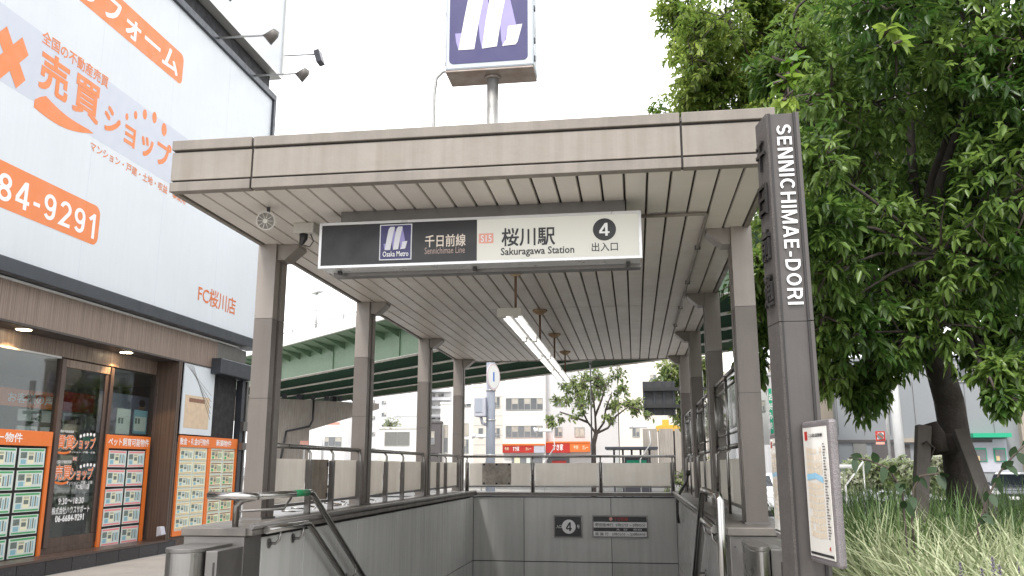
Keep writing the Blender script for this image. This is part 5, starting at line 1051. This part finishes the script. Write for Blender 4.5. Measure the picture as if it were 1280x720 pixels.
# curved street lights beyond the back rail
for (px, py, lb, s) in ((794, 533, 'small white lamp on a bent striped pole in front of the bus shelter', 1), (675, 538, 'small white lamp on a bent pole in front of the office building', 1), (597, 545, 'small curved lamp near the narrow white building', 1)):
    h0 = at(px, py, 'y', 32); t = empty('street_lamp', (h0.x, 32, 0), lb, 'street lamp')
    MB().tube([(h0.x+.15, 32, -.12), (h0.x+.15, 32, h0.z-1.2), (h0.x+.55, 32, h0.z-.6), (h0.x+.5, 32, h0.z-.15)], .022, 8).build('pole', M['galv'], t)
    MB().prism([(h0.x-.05, 31.9, h0.z-.06), (h0.x+.45, 31.9, h0.z-.06), (h0.x+.42, 31.9, h0.z+.05), (h0.x-.02, 31.9, h0.z+.07)], (0, .2, 0)).build('lamp_head', M['bgrey'], t, .02)
    MB().tube([(h0.x-.22, 32, h0.z), (h0.x-.08, 32, h0.z+.02)], [.11, .07], 10).build('lens', M['hl'], t)
# shelter
a, b_ = at(757, 559, 'y', 34), at(822, 562, 'y', 34); t = empty('bus_shelter', ((a.x+b_.x)/2, 34, 0), 'flat roofed glazed bus shelter behind the right half of the back railing', 'shelter')
rbox('roof', (a.x, 33.2, b_.z), (b_.x, 35.2, a.z), M['dframe'], t, .01)
for k in range(5): x_ = a.x+.3+(b_.x-a.x-.6)*k/4; rbox('post', (x_-.04, 35, -.12), (x_+.04, 35.08, b_.z), M['darkmet'], t)
for k in range(4):
    x_ = a.x+.3+(b_.x-a.x-.6)*k/4; rbox('glass_pane', (x_+.06, 35.03, .3), (x_+(b_.x-a.x-.6)/4-.06, 35.04, b_.z-.2), M['glass2'] if k != 2 else M['polegrey'], t)
rbox('advert', (b_.x-1.3, 34.9, .5), (b_.x-.35, 34.99, b_.z-.25), M['darkmet'], t); rbox('advert_face', (b_.x-1.22, 34.89, b_.z-.6), (b_.x-.43, 34.899, b_.z-.4), M['awn'], t)
rbox('bench', (a.x+.6, 34.3, .35), (b_.x-1.6, 34.7, .42), M['galv'], t)
# right: white pole, no parking sign
p = at(1127, 583, 'y', 30); t = empty('lamp_pole', (p.x, 30, 0), 'thick white lamp pole between the map board and the tree trunk', 'pole'); MB().tube([(p.x, 30, -.12), (p.x-.05, 30, 9)], [.17, .12], 16).build('pole', M['polewhite'], t); rbox('hatch', (p.x-.06, 29.82, .4), (p.x+.06, 29.84, .8), M['boxgrey'], t)
p = at(1104, 583, 'y', 31); t = empty('no_parking_sign', (p.x, 31, 0), 'small square red and white sign on a post left of the white lamp pole', 'road sign'); MB().tube([(p.x+.25, 31, -.12), (p.x+.25, 31, 6)], .05, 8).build('post', M['galv'], t)
a, b_ = at(1094, 539, 'y', 30.9), at(1107, 551, 'y', 30.9); rbox('plate', (a.x, 30.9, b_.z), (b_.x, 30.92, a.z), M['red'], t); rbox('plate_face', (a.x+.05, 30.89, b_.z+.05), (b_.x-.05, 30.899, a.z-.05), M['white'], t)
c_ = at(1100.5, 545, 'y', 30.88); MB().disc(c_, -Y, .11, .004, 20).build('emblem', M['cdark'], t); MB().obox(c_-Y*.008, (1, 0, -1), (1, 0, 1), Y, .3, .03, .003).build('slash', M['red'], t)
a, b_ = at(1095, 552.5, 'y', 30.9), at(1106, 555.5, 'y', 30.9); rbox('sub_plate', (a.x, 30.9, b_.z), (b_.x, 30.92, a.z), M['salmon'], t)
# white barrier railing right
t = empty('barrier', (7, 17.5, 0), 'low white pipe barrier behind the grass bed left of the stakes', 'barrier')
a, b_, c_ = at(1044, 601, 'y', 15), at(1079, 577, 'y', 15), at(1059, 630, 'y', 15)
MB().tube([(c_.x, 15, 0), (c_.x, 15, at(1059, 607, 'y', 15).z), (b_.x, 15, b_.z)], .014, 8).build('rail', M['polewhite'], t); MB().tube([(a.x-.6, 15, at(1044, 583, 'y', 15).z), (a.x+.3, 15, at(1044, 583, 'y', 15).z)], .03, 8).build('bar', M['polewhite'], t); MB().tube([(b_.x, 15.02, 0), (b_.x, 15.02, b_.z)], .012, 8).build('leg', M['galv'], t)

# ================================================================ VEHICLES
def car(x, y, rz, body, label, kind='car'):
    L_, W_, H_ = (4.4, 1.72, 1.46) if kind == 'car' else (4.6, 1.76, 1.85)
    t = empty('parked_car', (0, 0, 0), label, 'car' if kind == 'car' else 'van', 'cars in the road')
    if kind == 'car': prof = [(-2.2,.32),(-2.2,.62),(-2.12,.80),(-1.3,.95),(-.65,1.38),(-.2,1.45),(.7,1.44),(1.35,1.25),(1.85,.98),(2.15,.92),(2.2,.6),(2.18,.32)]; bl = .9
    else: prof = [(-2.3,.32),(-2.3,.7),(-2.2,.92),(-1.7,1.05),(-1.05,1.7),(-.7,1.82),(1.9,1.84),(2.2,1.6),(2.28,.9),(2.3,.35)]; bl = 1.0
    n = len(prof); V = []; F = []
    for (yy, ins) in ((-W_/2, 0), (-W_/2+.0, 0), (W_/2, 0)): pass
    def ring(yy): 
        s_ = 1 if yy > 0 else -1
        return [(px, yy-s_*max(0, z-bl)*.32, z) for px, z in prof]
    V = ring(-W_/2)+ring(W_/2); F = [tuple(range(n))[::-1], tuple(range(n, 2*n))]+[(i, (i+1) % n, n+(i+1) % n, n+i) for i in range(n)]
    mk('body', V, F, body, t, None, None, .035)
    def side(pts, nm, m, off=.004):
        for s_ in (-1, 1):
            P = [(px, s_*(W_/2-max(0, z-bl)*.32+off), z) for px, z in pts]; MB().prism(P, (0, s_*.004, 0)).build(nm, m, t)
    if kind == 'car': side([(-1.15,1.0),(-.6,1.33),(-.1,1.38),(-.1,.98)], 'side_window', M['cglass']); side([(0,.98),(0,1.38),(.65,1.37),(1.2,1.2),(1.5,1.0)], 'side_window', M['cglass'])
    else: side([(-1.5,1.1),(-1.0,1.62),(-.6,1.7),(-.6,1.08)], 'side_window', M['cglass']); side([(-.5,1.08),(-.5,1.7),(.7,1.7),(.7,1.08)], 'side_window', M['cglass']); side([(.8,1.08),(.8,1.7),(1.9,1.68),(2.1,1.1)], 'side_window', M['cglass'])
    (xa, za), (xb, zb_) = (prof[3], prof[4]); hw = W_/2-.12
    def slope(xa, za, xb, zb_, nm):
        d = Vector((xb-xa, 0, zb_-za)).normalized(); nn = Vector((-d.z, 0, d.x)) if xb > xa and zb_ > za else Vector((d.z, 0, -d.x))
        if nn.z < 0: nn = -nn
        a = Vector((xa, 0, za))+d*.06+nn*.006; b = Vector((xb, 0, zb_))-d*.06+nn*.006
        k1, k2 = max(0, a.z-bl)*.32, max(0, b.z-bl)*.32
        MB().prism([(a.x, -hw+k1, a.z), (a.x, hw-k1, a.z), (b.x, hw-k2, b.z), (b.x, -hw+k2, b.z)], nn*.004).build(nm, M['cglass'], t)
    slope(xa, za, xb, zb_, 'windscreen')
    if kind == 'car': slope(1.35, 1.25, 1.85, .98, 'rear_window')
    fx = prof[0][0]
    for s_ in (-1, 1):
        MB().obox((fx+.06, s_*(W_/2-.28), .70), X, Y, Z, .14, .38, .15).build('headlight', M['hl'], t, .02); MB().obox((-fx-.03, s_*(W_/2-.2), .85), X, Y, Z, .1, .22, .2).build('tail_light', M['tail'], t, .02)
        MB().obox((-.95, s_*(W_/2+.07), 1.02), X, Y, Z, .1, .16, .12).build('mirror', body, t, .02)
    rbox('grille', (fx-.006, -.5, .52), (fx+.02, .5, .66), M['blackp'], t); rbox('lower_grille', (fx-.008, -.55, .34), (fx+.02, .55, .44), M['blackp'], t); rbox('number_plate', (fx-.02, -.17, .44), (fx-.009, .17, .56), M['plate'], t)
    for wx in (-1.35, 1.32):
        for s_ in (-1, 1):
            w_ = MB().tube([(wx, s_*(W_/2-.2), .31), (wx, s_*(W_/2+.012), .31)], .31, 24).build('wheel', M['tyre'], t)
            MB().disc((wx, s_*(W_/2+.014), .31), (0, s_, 0), .20, .006, 16).build('rim', M['rim'], w_)
    t.location = (x, y, -.13); t.rotation_euler = (0, 0, rz); return t
p = at(1246, 600, 'y', 37); car(p.x+.9, 37.5, R(65), M['card_'], 'dark blue grey car facing the camera beyond the slanted stake')
p = at(1160, 600, 'y', 38); car(p.x, 39, R(10), M['carw'], 'white van half hidden behind the tree trunk', 'van')
p = at(1075, 600, 'y', 36); car(p.x, 37, R(8), M['cars'], 'silver car left of the tree behind the pale hedge')
p = at(957, 600, 'y', 30); car(p.x, 33, R(80), M['carw'], 'white car seen between the right column and the signpost')
p = at(418, 575, 'y', 60); car(p.x, 62, R(10), M['carw'], 'white car far beyond the first left railing bay')
p = at(500, 575, 'y', 48); car(p.x, 48, R(5), M['cars'], 'silver car beyond the middle left railing bay')

def bicycle(x, y, rz, m, label):
    t = empty('bicycle', (0, 0, 0), label, 'bicycle', 'bicycles parked beside the stair enclosure')
    for wx in (-.52, .52):
        P = [(wx+.32*math.cos(2*math.pi*k/24), 0, .34+.32*math.sin(2*math.pi*k/24)) for k in range(25)]
        w_ = MB().tube(P, .018, 6, cap=False).build('wheel', M['tyre'], t)
        b = MB()
        for k in range(12): an = math.pi*k/6; b.tube([(wx, 0, .34), (wx+.31*math.cos(an), 0, .34+.31*math.sin(an))], .002, 4)
        b.build('spokes', M['galv'], w_, kind='stuff')
        MB().tube([(wx+.36*math.cos(a_), 0, .34+.36*math.sin(a_)) for a_ in [R(20+14*k) for k in range(10)]], .012, 5).build('mudguard', m, t)
    for seg in ([(-.52, 0, .34), (-.1, 0, .3), (-.2, 0, .82)], [(-.52, 0, .34), (-.18, 0, .72)], [(-.1, 0, .3), (.38, 0, .66), (.36, 0, .8)], [(.52, 0, .34), (.36, 0, .95)]): MB().tube(seg, .016, 8).build('frame_tube', m, t)
    MB().prism([(-.36, -.09, .85), (-.36, .09, .85), (-.08, .03, .87), (-.08, -.03, .87)], (0, 0, .06)).build('saddle', M['blackp'], t, .015)
    MB().tube([(.22, -.28, 1.04), (.34, -.2, 1.03), (.37, 0, .98), (.34, .2, 1.03), (.22, .28, 1.04)], .012, 6).build('handlebar', M['steel'], t)
    b = MB(); 
    for z_ in (.72, .8, .88, .96):
        b.tube([(.45, -.16, z_), (.78, -.16, z_), (.78, .16, z_), (.45, .16, z_), (.45, -.16, z_)], .006, 4)
    b.build('basket', M['galv'], t)
    t.location = (x, y, .0); t.rotation_euler = (0, 0, rz); return t
random.seed(11)
for k, (x_, y_, m, lb) in enumerate(((-4.3, 10.1, 'card_', 'dark bicycle parked nearest the first left column'), (-4.5, 10.8, 'galv', 'silver bicycle parked second behind the first left column'), (-4.35, 11.5, 'red', 'red framed bicycle parked behind the left railing'), (-4.6, 12.3, 'carw', 'white bicycle parked behind the middle left railing'), (-4.4, 13.1, 'blackp', 'black bicycle parked farthest along the left railing'))):
    bicycle(x_, y_, R(random.uniform(-25, 15)), M[m], lb)

# ================================================================ VEGETATION
rng = np.random.default_rng(5)
def leaf_cloud(name, pos, dirs, ups, length, width, var, matl, parent=None, droop=.25, fold=.22, label=None, segs=2, **kw):
    "one mesh of n folded leaves"
    n = len(pos); off = np.array(wl(parent)) if parent else np.zeros(3)
    d = dirs/np.linalg.norm(dirs, axis=1, keepdims=True); s = np.cross(d, ups); s /= np.linalg.norm(s, axis=1, keepdims=True)+1e-9; u = np.cross(s, d)
    # template: along, side, up
    T = np.array([(0, 0, 0), (.30, .5, fold), (.68, .42, fold*.5-droop*.4), (1, 0, -droop), (.68, -.42, fold*.5-droop*.4), (.30, -.5, fold), (.5, 0, -.02)])
    L_ = length[:, None]; W = width[:, None]
    V = (pos[:, None, :] + d[:, None, :]*(T[None, :, 0:1]*L_[:, :, None]) + s[:, None, :]*(T[None, :, 1:2]*W[:, :, None]) + u[:, None, :]*((T[None, :, 2:3]*L_[:, :, None])*.5)) - off
    V = V.reshape(-1, 3)
    F = np.array([(0, 6, 2, 1), (6, 3, 3, 2), (0, 5, 4, 6), (6, 4, 3, 3)])
    # quads/tris: 0-6-2-1, 6-3-2, 0-5-4-6, 6-4-3
    loops = np.array([0, 6, 2, 1, 6, 3, 2, 0, 5, 4, 6, 6, 4, 3]); sizes = np.array([4, 3, 4, 3])
    me = bpy.data.meshes.new(name); me.vertices.add(n*7); me.vertices.foreach_set('co', V.ravel())
    li = (loops[None, :]+7*np.arange(n)[:, None]).ravel(); me.loops.add(len(li)); me.loops.foreach_set('vertex_index', li)
    sz = np.tile(sizes, n); st_ = np.concatenate([[0], np.cumsum(sz)[:-1]]); me.polygons.add(len(sz)); me.polygons.foreach_set('loop_start', st_); 
    at_ = me.attributes.new('var', 'FLOAT', 'POINT'); at_.data.foreach_set('value', np.repeat(np.clip(var, 0, 1), 7))
    me.materials.append(matl); me.update(calc_edges=True); me.validate()
    o = bpy.data.objects.new(name, me); COL.objects.link(o)
    if parent: o.parent = parent
    return tag(o, label, **kw)
def make_crown(parent, clumps, ncl, nleaf, L_, W_, matl, spread, drop=.35, name='crown', twig=M['bark2'], vbase=.35):
    "clumps: list of (x, y, z, r)"
    C_ = np.array([c[:3] for c in clumps]); Rr = np.array([c[3] for c in clumps]); cen = C_.mean(0)
    idx = rng.integers(0, len(C_), ncl); v = rng.normal(size=(ncl, 3)); v /= np.linalg.norm(v, axis=1, keepdims=True)
    rad = rng.random(ncl)**.45; tip = C_[idx]+v*(rad*Rr[idx])[:, None]
    outd = tip-C_[idx]; outd = outd/(np.linalg.norm(outd, axis=1, keepdims=True)+1e-6)*.8+(tip-cen)/(np.linalg.norm(tip-cen, axis=1, keepdims=True)+1e-6)*.6; outd[:, 2] -= .1
    outd /= np.linalg.norm(outd, axis=1, keepdims=True)
    cv = np.clip(vbase+.22*rng.normal(size=len(C_)), .02, .95)
    P = np.repeat(tip, nleaf, 0); O = np.repeat(outd, nleaf, 0); n = len(P)
    along = rng.random(n); P = P-O*(along*spread)[:, None]
    az = rng.normal(size=(n, 3)); az -= O*(az*O).sum(1)[:, None]; az /= np.linalg.norm(az, axis=1, keepdims=True)
    D = az*.9+O*(.9-.6*along)[:, None]+np.array([0, 0, -drop]); 
    up = np.array([0, 0, 1.])+rng.normal(size=(n, 3))*.35
    ln = L_*(.65+.6*rng.random(n)); wd = ln*W_
    var = np.repeat(cv[idx]+.16*rng.normal(size=ncl), nleaf)+.10*rng.normal(size=n)
    o = leaf_cloud(name, P, D, up, ln, wd, var, matl, parent, kind='stuff')
    # twigs
    k = min(ncl, 1400); b = MB()
    for i in rng.choice(ncl, k, replace=False):
        a = Vector(C_[idx[i]]); e = Vector(tip[i]); m_ = (a+e)/2+Vector(rng.normal(size=3)*.04); b.tube([a, m_, e], [.012, .008, .003], 4, cap=False)
    tw = b.build('twigs', twig, parent, kind='stuff')
    return o
def limbs(parent, trunk_pts, trunk_r, clumps, nl, m, r0=.07, start=.6):
    MB().tube(trunk_pts, trunk_r, 14).build('trunk', m, parent)
    top = Vector(trunk_pts[-1]); tp = [Vector(p) for p in trunk_pts]
    cl = [Vector(c[:3]) for c in clumps]; random.shuffle(cl)
    mains = cl[:nl]
    nodes = []
    for c in mains:
        a = top.lerp(tp[-2], random.random()*.7); m1 = a.lerp(c, .4)+Vector((0, 0, (c-a).length*.12)); m2 = a.lerp(c, .75)+Vector((0, 0, .1))
        P = [a, m1, m2, c]; 
        MB().tube(P, [r0, r0*.7, r0*.45, r0*.2], 8, cap=False).build('limb', m, parent); nodes += [m1, m2, c]
    b = MB()
    for c in cl[nl:]:
        a = min(nodes, key=lambda q: (q-c).length); mid = (a+c)/2+Vector((random.uniform(-.1, .1), random.uniform(-.1, .1), .08)); b.tube([a, mid, c], [r0*.3, r0*.22, r0*.1], 6, cap=False)
    b.build('branches', m, parent, kind='stuff')

# ---- the big tree
random.seed(21)
bt = empty('broadleaf_tree', (2.9, 7.5, .5), 'big dense evergreen tree in the grass bed with a leaning trunk', 'tree')
tp = [at(1206, 668, 'y', 7.5), at(1204, 620, 'y', 7.5), at(1196, 560, 'y', 7.5), at(1186, 500, 'y', 7.5), at(1171, 450, 'y', 7.5), at(1155, 400, 'y', 7.5), at(1140, 340, 'y', 7.5)]
tp[0].z = .5
cl = []
cx, cy, cz = 3.1, 7.9, 4.75; rx, ry, rz = 2.35, 2.3, 2.75
while len(cl) < 150:
    v = Vector([random.gauss(0, 1) for _ in range(3)]).normalized()*random.random()**.33
    p = Vector((cx+v.x*rx, cy+v.y*ry, cz+v.z*rz))
    if p.z < 2.75 or p.x < 1.3+max(0, p.z-3.6)*.28: continue
    cl.append((p.x, p.y, p.z, random.uniform(.35, .6)))
for (px, py, yy, r_) in ((1070, 495, 7.2, .22), (1085, 480, 7.4, .25), (1040, 470, 7.0, .25), (1025, 440, 7.2, .28), (1110, 455, 7.3, .25), (1255, 470, 6.4, .25), (1250, 500, 6.3, .14), (1275, 480, 6.5, .25), (1230, 440, 6.8, .28), (1280, 430, 6.6, .3), (1030, 395, 6.6, .32), (1080, 415, 6.6, .34), (1130, 425, 6.7, .3), (1180, 405, 6.6, .34),
                         (940, 460, 8.0, .2), (945, 420, 7.8, .25), (948, 380, 7.6, .25), (950, 335, 7.3, .25), (1000, 60, 7.0, .35), (960, 90, 7.2, .25), (1040, 120, 6.6, .4), (1020, 200, 6.2, .3), (1030, 280, 6.2, .3), (1035, 340, 6.3, .3), (1210, 60, 6.4, .5), (1270, 120, 6.2, .5), (1120, 60, 6.4, .5)):
    p = at(px, py, 'y', yy); cl.append((p.x, p.y, p.z, r_))
limbs(bt, tp, [.15, .125, .115, .115, .105, .09, .06], cl, 26, M['bark'], .055)
make_crown(bt, cl, 10500, 9, .108, .29, M['leaf'], .15, .5)
yc = []
for (px, py, yy) in ((985, 100, 5.6), (978, 125, 5.6), (988, 80, 5.7), (1117, 55, 5.6), (1112, 35, 5.7)): p = at(px, py, 'y', yy); yc.append((p.x, p.y, p.z, .07))
make_crown(bt, yc, 16, 6, .12, .42, M['leafy'], .06, .9, 'young_shoots', vbase=.6)
# ---- lighter tree behind
st2 = empty('broadleaf_tree', (3.4, 14.5, .0), 'lighter yellow green tree behind the big one, over the right end of the canopy roof', 'tree')
random.seed(5); cl = []
while len(cl) < 70:
    v = Vector([random.gauss(0, 1) for _ in range(3)]).normalized()*random.random()**.33
    cl.append((3.2+v.x*2.6, 14.0+v.y*2.0, 7.6+v.z*3.0, random.uniform(.35, .7)))
for (px, py) in ((845, 20), (850, 60), (868, 95), (840, 5), (862, 120), (885, 125), (860, 40), (880, 80), (905, 100), (900, 60), (925, 110), (880, 30), (920, 40), (940, 80), (875, 110), (930, 130), (950, 20), (965, 45), (980, 10), (995, 35), (950, 60), (1010, 15), (960, 0)): p = at(px, py, 'y', 14); cl.append((p.x, p.y, p.z, .45))
limbs(st2, [Vector((2.72, 14.6, 0)), Vector((2.75, 14.6, 2)), Vector((2.9, 14.5, 4)), Vector((3.1, 14.5, 6))], [.16, .14, .12, .08], cl, 14, M['bark2'], .06)
make_crown(st2, cl, 7000, 8, .13, .32, M['leafs'], .2, .35)
# ---- street tree across the road
random.seed(8)
p0 = at(741, 575, 'y', 25); sx_ = p0.x
t3 = empty('street_tree', (sx_, 25, -.1), 'airy young street tree with forked trunk seen through the canopy', 'tree')
def w3(px, py, dy=0): return at(px, py, 'y', 25+dy)
tr_ = MB().tube([Vector((sx_, 25, -.12)), w3(742, 555), w3(745, 542)], [.08, .07, .065], 10).build('trunk', M['bark2'], t3)
for pts in (((745, 542), (735, 528), (726, 510), (716, 495)), ((745, 542), (744, 520), (742, 500), (738, 480)), ((745, 542), (755, 528), (757, 512), (765, 490)), ((745, 542), (760, 535), (770, 520), (790, 505)), ((735, 528), (715, 520), (700, 515)), ((744, 520), (752, 500), (758, 478)), ((757, 512), (775, 505), (800, 512))):
    MB().tube([w3(*q, random.uniform(-.6, .6) if i > 1 else 0) for i, q in enumerate(pts)], [.042, .03, .022, .012][:len(pts)], 6, cap=False).build('limb', M['bark2'], t3)
cl = []
for (px, py, n, r_) in ((700, 505, 4, .35), (695, 520, 3, .3), (715, 490, 6, .45), (735, 478, 6, .5), (755, 478, 6, .5), (745, 495, 5, .4), (725, 505, 5, .35), (770, 488, 4, .4), (790, 500, 5, .4), (800, 515, 4, .3), (765, 505, 4, .35), (758, 520, 3, .3), (712, 478, 4, .4), (815, 520, 2, .25), (690, 528, 2, .2), (775, 470, 3, .4), (720, 520, 3, .25)):
    for k in range(n): q = w3(px+random.uniform(-9, 9), py+random.uniform(-6, 6), random.uniform(-1.4, 1.4)); cl.append((q.x, q.y, q.z, r_*random.uniform(.45, .8)))
make_crown(t3, cl, 430, 6, .135, .40, M['leafbg'], .22, .3, twig=M['bark2'])
# second street tree behind the road sign
random.seed(9)
t4 = empty('street_tree', (5.2, 38, -.1), 'pale leafed tree behind the dark road sign', 'tree')
cl = []
for k in range(26): q = at(850+random.uniform(-26, 40), 490+random.uniform(-32, 40), 'y', 38+random.uniform(-2, 2)); cl.append((q.x, q.y, q.z, .7))
q = at(856, 583, 'y', 38); limbs(t4, [Vector((q.x, 38, -.12)), Vector((q.x, 38, 1.8)), Vector((q.x, 38, 3.5))], [.15, .12, .09], cl, 9, M['bark2'], .05)
make_crown(t4, cl, 700, 6, .26, .4, M['leafbg'], .3, .3)
# shrubs seen low behind
for (px, py, yy, n, w_, lb) in ((488, 531, 113, 5, 1.8, 'potted shrub on the flat roof of the low white building'), (856, 598, 22, 12, .5, 'bright green shrub behind the last right column')):
    c_ = at(px, py, 'y', yy); t5 = empty('shrub', tuple(c_), lb, 'shrub'); make_crown(t5, [(c_.x+random.uniform(-w_, w_), yy+random.uniform(-.3, .3), c_.z+random.uniform(-.3, .4), w_*.6) for _ in range(n)], 160, 6, .2 if yy > 40 else .08, .4, M['leafbg'], .2, .2, name='foliage')

# ---- planting bed
bed = MB(); bed.box((1.25, 2.2, .001), (9.0-.01, 2.4, .56)); bed.box((1.25, 9.3, .001), (8.99, 9.5, .56)); bed.box((1.25, 2.401, .001), (1.4, 9.299, .56)); bed.box((8.84, 2.401, .001), (8.99, 9.299, .56))
bed.build('bed_kerb', M['kerb'], None, kind='structure'); rbox('bed_soil', (1.401, 2.402, .0015), (8.839, 9.298, .52), M['soil'], kind='structure')
def blades(name, label, n, x0, x1, y0, y1, h, w_, matl, lean=.5):
    x = x0+(x1-x0)*rng.random(n); y = y0+(y1-y0)*rng.random(n)
    an = rng.random(n)*2*math.pi; hh = h*(.55+.6*rng.random(n)); le = lean*(.35+.9*rng.random(n))*hh
    dx, dy = np.cos(an), np.sin(an); sx_, sy_ = -dy, dx; tw = rng.normal(size=n)*.5
    S = 4; V = np.zeros((n, (S+1)*2, 3))
    for k in range(S+1):
        f = k/S; c = np.stack([x+dx*le*f**1.8, y+dy*le*f**1.8, .5+hh*(f-.22*f**3*(le/hh)*1.6)], 1); ww = w_*(1-f**2.2)*.5+.0004
        side = np.stack([sx_*np.cos(tw), sy_*np.cos(tw), np.sin(tw)*.5], 1)
        V[:, 2*k] = c-side*ww; V[:, 2*k+1] = c+side*ww
    F = []
    loops = np.array([[2*k, 2*k+1, 2*k+3, 2*k+2] for k in range(S)]).ravel()
    me = bpy.data.meshes.new(name); me.vertices.add(n*(S+1)*2); me.vertices.foreach_set('co', V.ravel())
    li = (loops[None, :]+(S+1)*2*np.arange(n)[:, None]).ravel(); me.loops.add(len(li)); me.loops.foreach_set('vertex_index', li); me.polygons.add(n*S); me.polygons.foreach_set('loop_start', np.arange(n*S)*4)
    at_ = me.attributes.new('var', 'FLOAT', 'POINT'); at_.data.foreach_set('value', np.repeat(np.clip(rng.normal(.5, .27, n), 0, 1), (S+1)*2))
    me.materials.append(matl); me.update(calc_edges=True); me.validate(); o = bpy.data.objects.new(name, me); COL.objects.link(o); return tag(o, label, 'grass', kind='stuff')
blades('variegated_grass', 'pale cream striped long grass filling the front of the bed', 19000, 1.42, 5.6, 2.6, 6.8, .82, .021, M['blade'], .75)
blades('dark_shaded_grass', 'dark green strappy grass, tree shade mixed into its colour, around the trunk at the back of the bed', 16000, 1.42, 8.0, 6.0, 9.25, .93, .018, M['blade_shaded'], .42)  # dark tone is the species plus tree shade put into the colour
dryl = leafmat('dry_blade', (.20,.13,.06), (.45,.34,.2), .2, .6)
blades('dead_grass', 'scattered tan dead blades lying among the pale grass', 1500, 1.42, 6, 2.6, 8.5, .62, .012, dryl, 1.0)
# hedge beyond
hd = []
for k in range(60): q = at(1075+random.uniform(-15, 115), 594+random.uniform(-10, 14), 'y', 16.2+random.uniform(-.4, .4)); hd.append((q.x, q.y, q.z, .24))
t6 = empty('sunlit_hedge', (6, 16.2, 0), 'hedge behind the grass bed, bright sunlight put into its pale leaf colour', 'hedge')  # pale leaf colours hold the glare of full sun, not blossom
make_crown(t6, hd, 4200, 7, .06, .55, M['hedge'], .05, .1, name='foliage'); 
xs_ = [h[0] for h in hd]; rbox('planter', (min(xs_)-.2, 15.7, .001), (max(xs_)+.2, 16.7, .75), M['kerb'], t6, .02)
# lavender
for (px, py, lb) in ((1198, 712, 'leftmost violet flower spike in the pale grass'), (1238, 706, 'tallest violet flower spike in the pale grass'), (1247, 716, 'violet flower spike just right of the tallest one'), (1225, 719, 'short violet flower spike left of the tallest one'), (1270, 712, 'rightmost violet flower spike in the pale grass')):
    q = at(px, py, 'y', 3.9+random.random()*.4); t = empty('lavender', (q.x, q.y, .5), lb, 'flower', 'lavender spikes in the pale grass')
    MB().tube([(q.x, q.y, .5), (q.x+.01, q.y, q.z-.04)], .004, 5).build('stem', M['bigleaf'], t)
    b = MB()
    for k in range(16):
        z_ = q.z-.05+.005*k; an = k*2.4; r_ = .012*(1-k/24); b.tube([(q.x+.01, q.y, z_), (q.x+.01+r_*math.cos(an)*1.1, q.y+r_*math.sin(an)*1.1, z_+.009)], [.004, .0025], 5)
    b.build('flower_head', M['lavf'], t)
# stakes
sk = empty('tree_stakes', (2.5, 7.1, .5), 'grey timber stakes tied across the big tree trunk', 'tree stakes')
def stk(p0, p1, yy0, yy1, w_, nm, m='stake'):
    a, b_ = at(*p0, 'y', yy0), at(*p1, 'y', yy1); d = (b_-a); s_ = d.cross(Y).normalized(); MB().obox((a+b_)/2, d, s_, d.cross(s_), d.length, w_, w_*.9).build(nm, M[m], sk, .006)
stk((1149, 680), (1154, 532), 7.0, 7.05, .10, 'post'); stk((1256, 690), (1199, 538), 6.8, 7.1, .095, 'post')
a, b_ = at(1158, 557, 'y', 7.22), at(1206, 553, 'y', 7.22); MB().tube([a-X*.05, a.lerp(b_, .5), b_+X*.02], [.085, .08, .075], 12).build('cross_beam', M['rope'], sk)
q = at(1164, 545, 'y', 7.12); MB().tube([q+Vector((0, 0, .1)), q+Vector((.03, 0, .0)), q+Vector((.06, 0, -.12))], [.05, .075, .06], 10).build('rope_binding', M['rope'], sk)
MB().tube([at(1153, 555, 'y', 6.97), at(1158, 552, 'y', 6.95), at(1168, 560, 'y', 7.0), at(1162, 575, 'y', 7.0)], .008, 5).build('string', M['rope'], sk)
# broad leaved shoots: every leaf its own piece
def big_leaf(par, p, d, L_, W_):
    d = Vector(d).normalized(); s_ = d.cross(Vector((random.uniform(-.3, .3), -1, random.uniform(-.2, .5)))).normalized(); u_ = s_.cross(d)
    prof = [(0, 0), (.12, .28), (.35, .5), (.6, .46), (.82, .25), (1, 0)]
    mid = [p+d*(L_*t_)-Vector((0, 0, .25*L_*t_*t_)) for t_, w in prof]
    V = []; F = []
    for i, (t_, w) in enumerate(prof): V += [mid[i]+s_*w*W_+u_*.12*w*W_, mid[i], mid[i]-s_*w*W_+u_*.12*w*W_]
    for i in range(len(prof)-1):
        b = 3*i; F += [(b, b+1, b+4, b+3), (b+1, b+2, b+5, b+4)]
    o = MB().add([tuple(v) for v in V], F, 0, True).build('leaf', M['bigleaf'], par); return o
random.seed(4)
def shoot(pts, yy, label, nl):
    P = [at(x_, y_, 'y', yy) for x_, y_ in pts]; t = empty('broad_leaved_shoot', (P[0].x, yy, .52), label, 'plant')
    MB().tube([Vector((P[0].x, yy, .5))]+P, .006, 6).build('stem', M['bark2'], t)
    for k in range(nl):
        f = (k+.3)/nl*(len(P)-1); i = min(int(f), len(P)-2); q = P[i].lerp(P[i+1], f-i); s_ = -1 if k % 2 else 1; d = (P[i+1]-P[i]).normalized()
        big_leaf(t, q, d*.5+Vector((random.uniform(-.3, .3), random.uniform(-.7, .2), -.2+s_*.65)), random.uniform(.075, .105), random.uniform(.04, .052))
shoot([(1130, 640), (1128, 612), (1110, 585), (1085, 575), (1062, 572)], 5.4, 'broad leaved shoot arching left over the dark grass', 10)
shoot([(1140, 650), (1142, 610), (1150, 595), (1172, 592), (1178, 596)], 5.5, 'broad leaved shoot in front of the left stake', 7)
shoot([(1222, 660), (1236, 620), (1250, 590), (1268, 568), (1290, 548)], 5.3, 'broad leaved shoot rising at the right edge', 12)
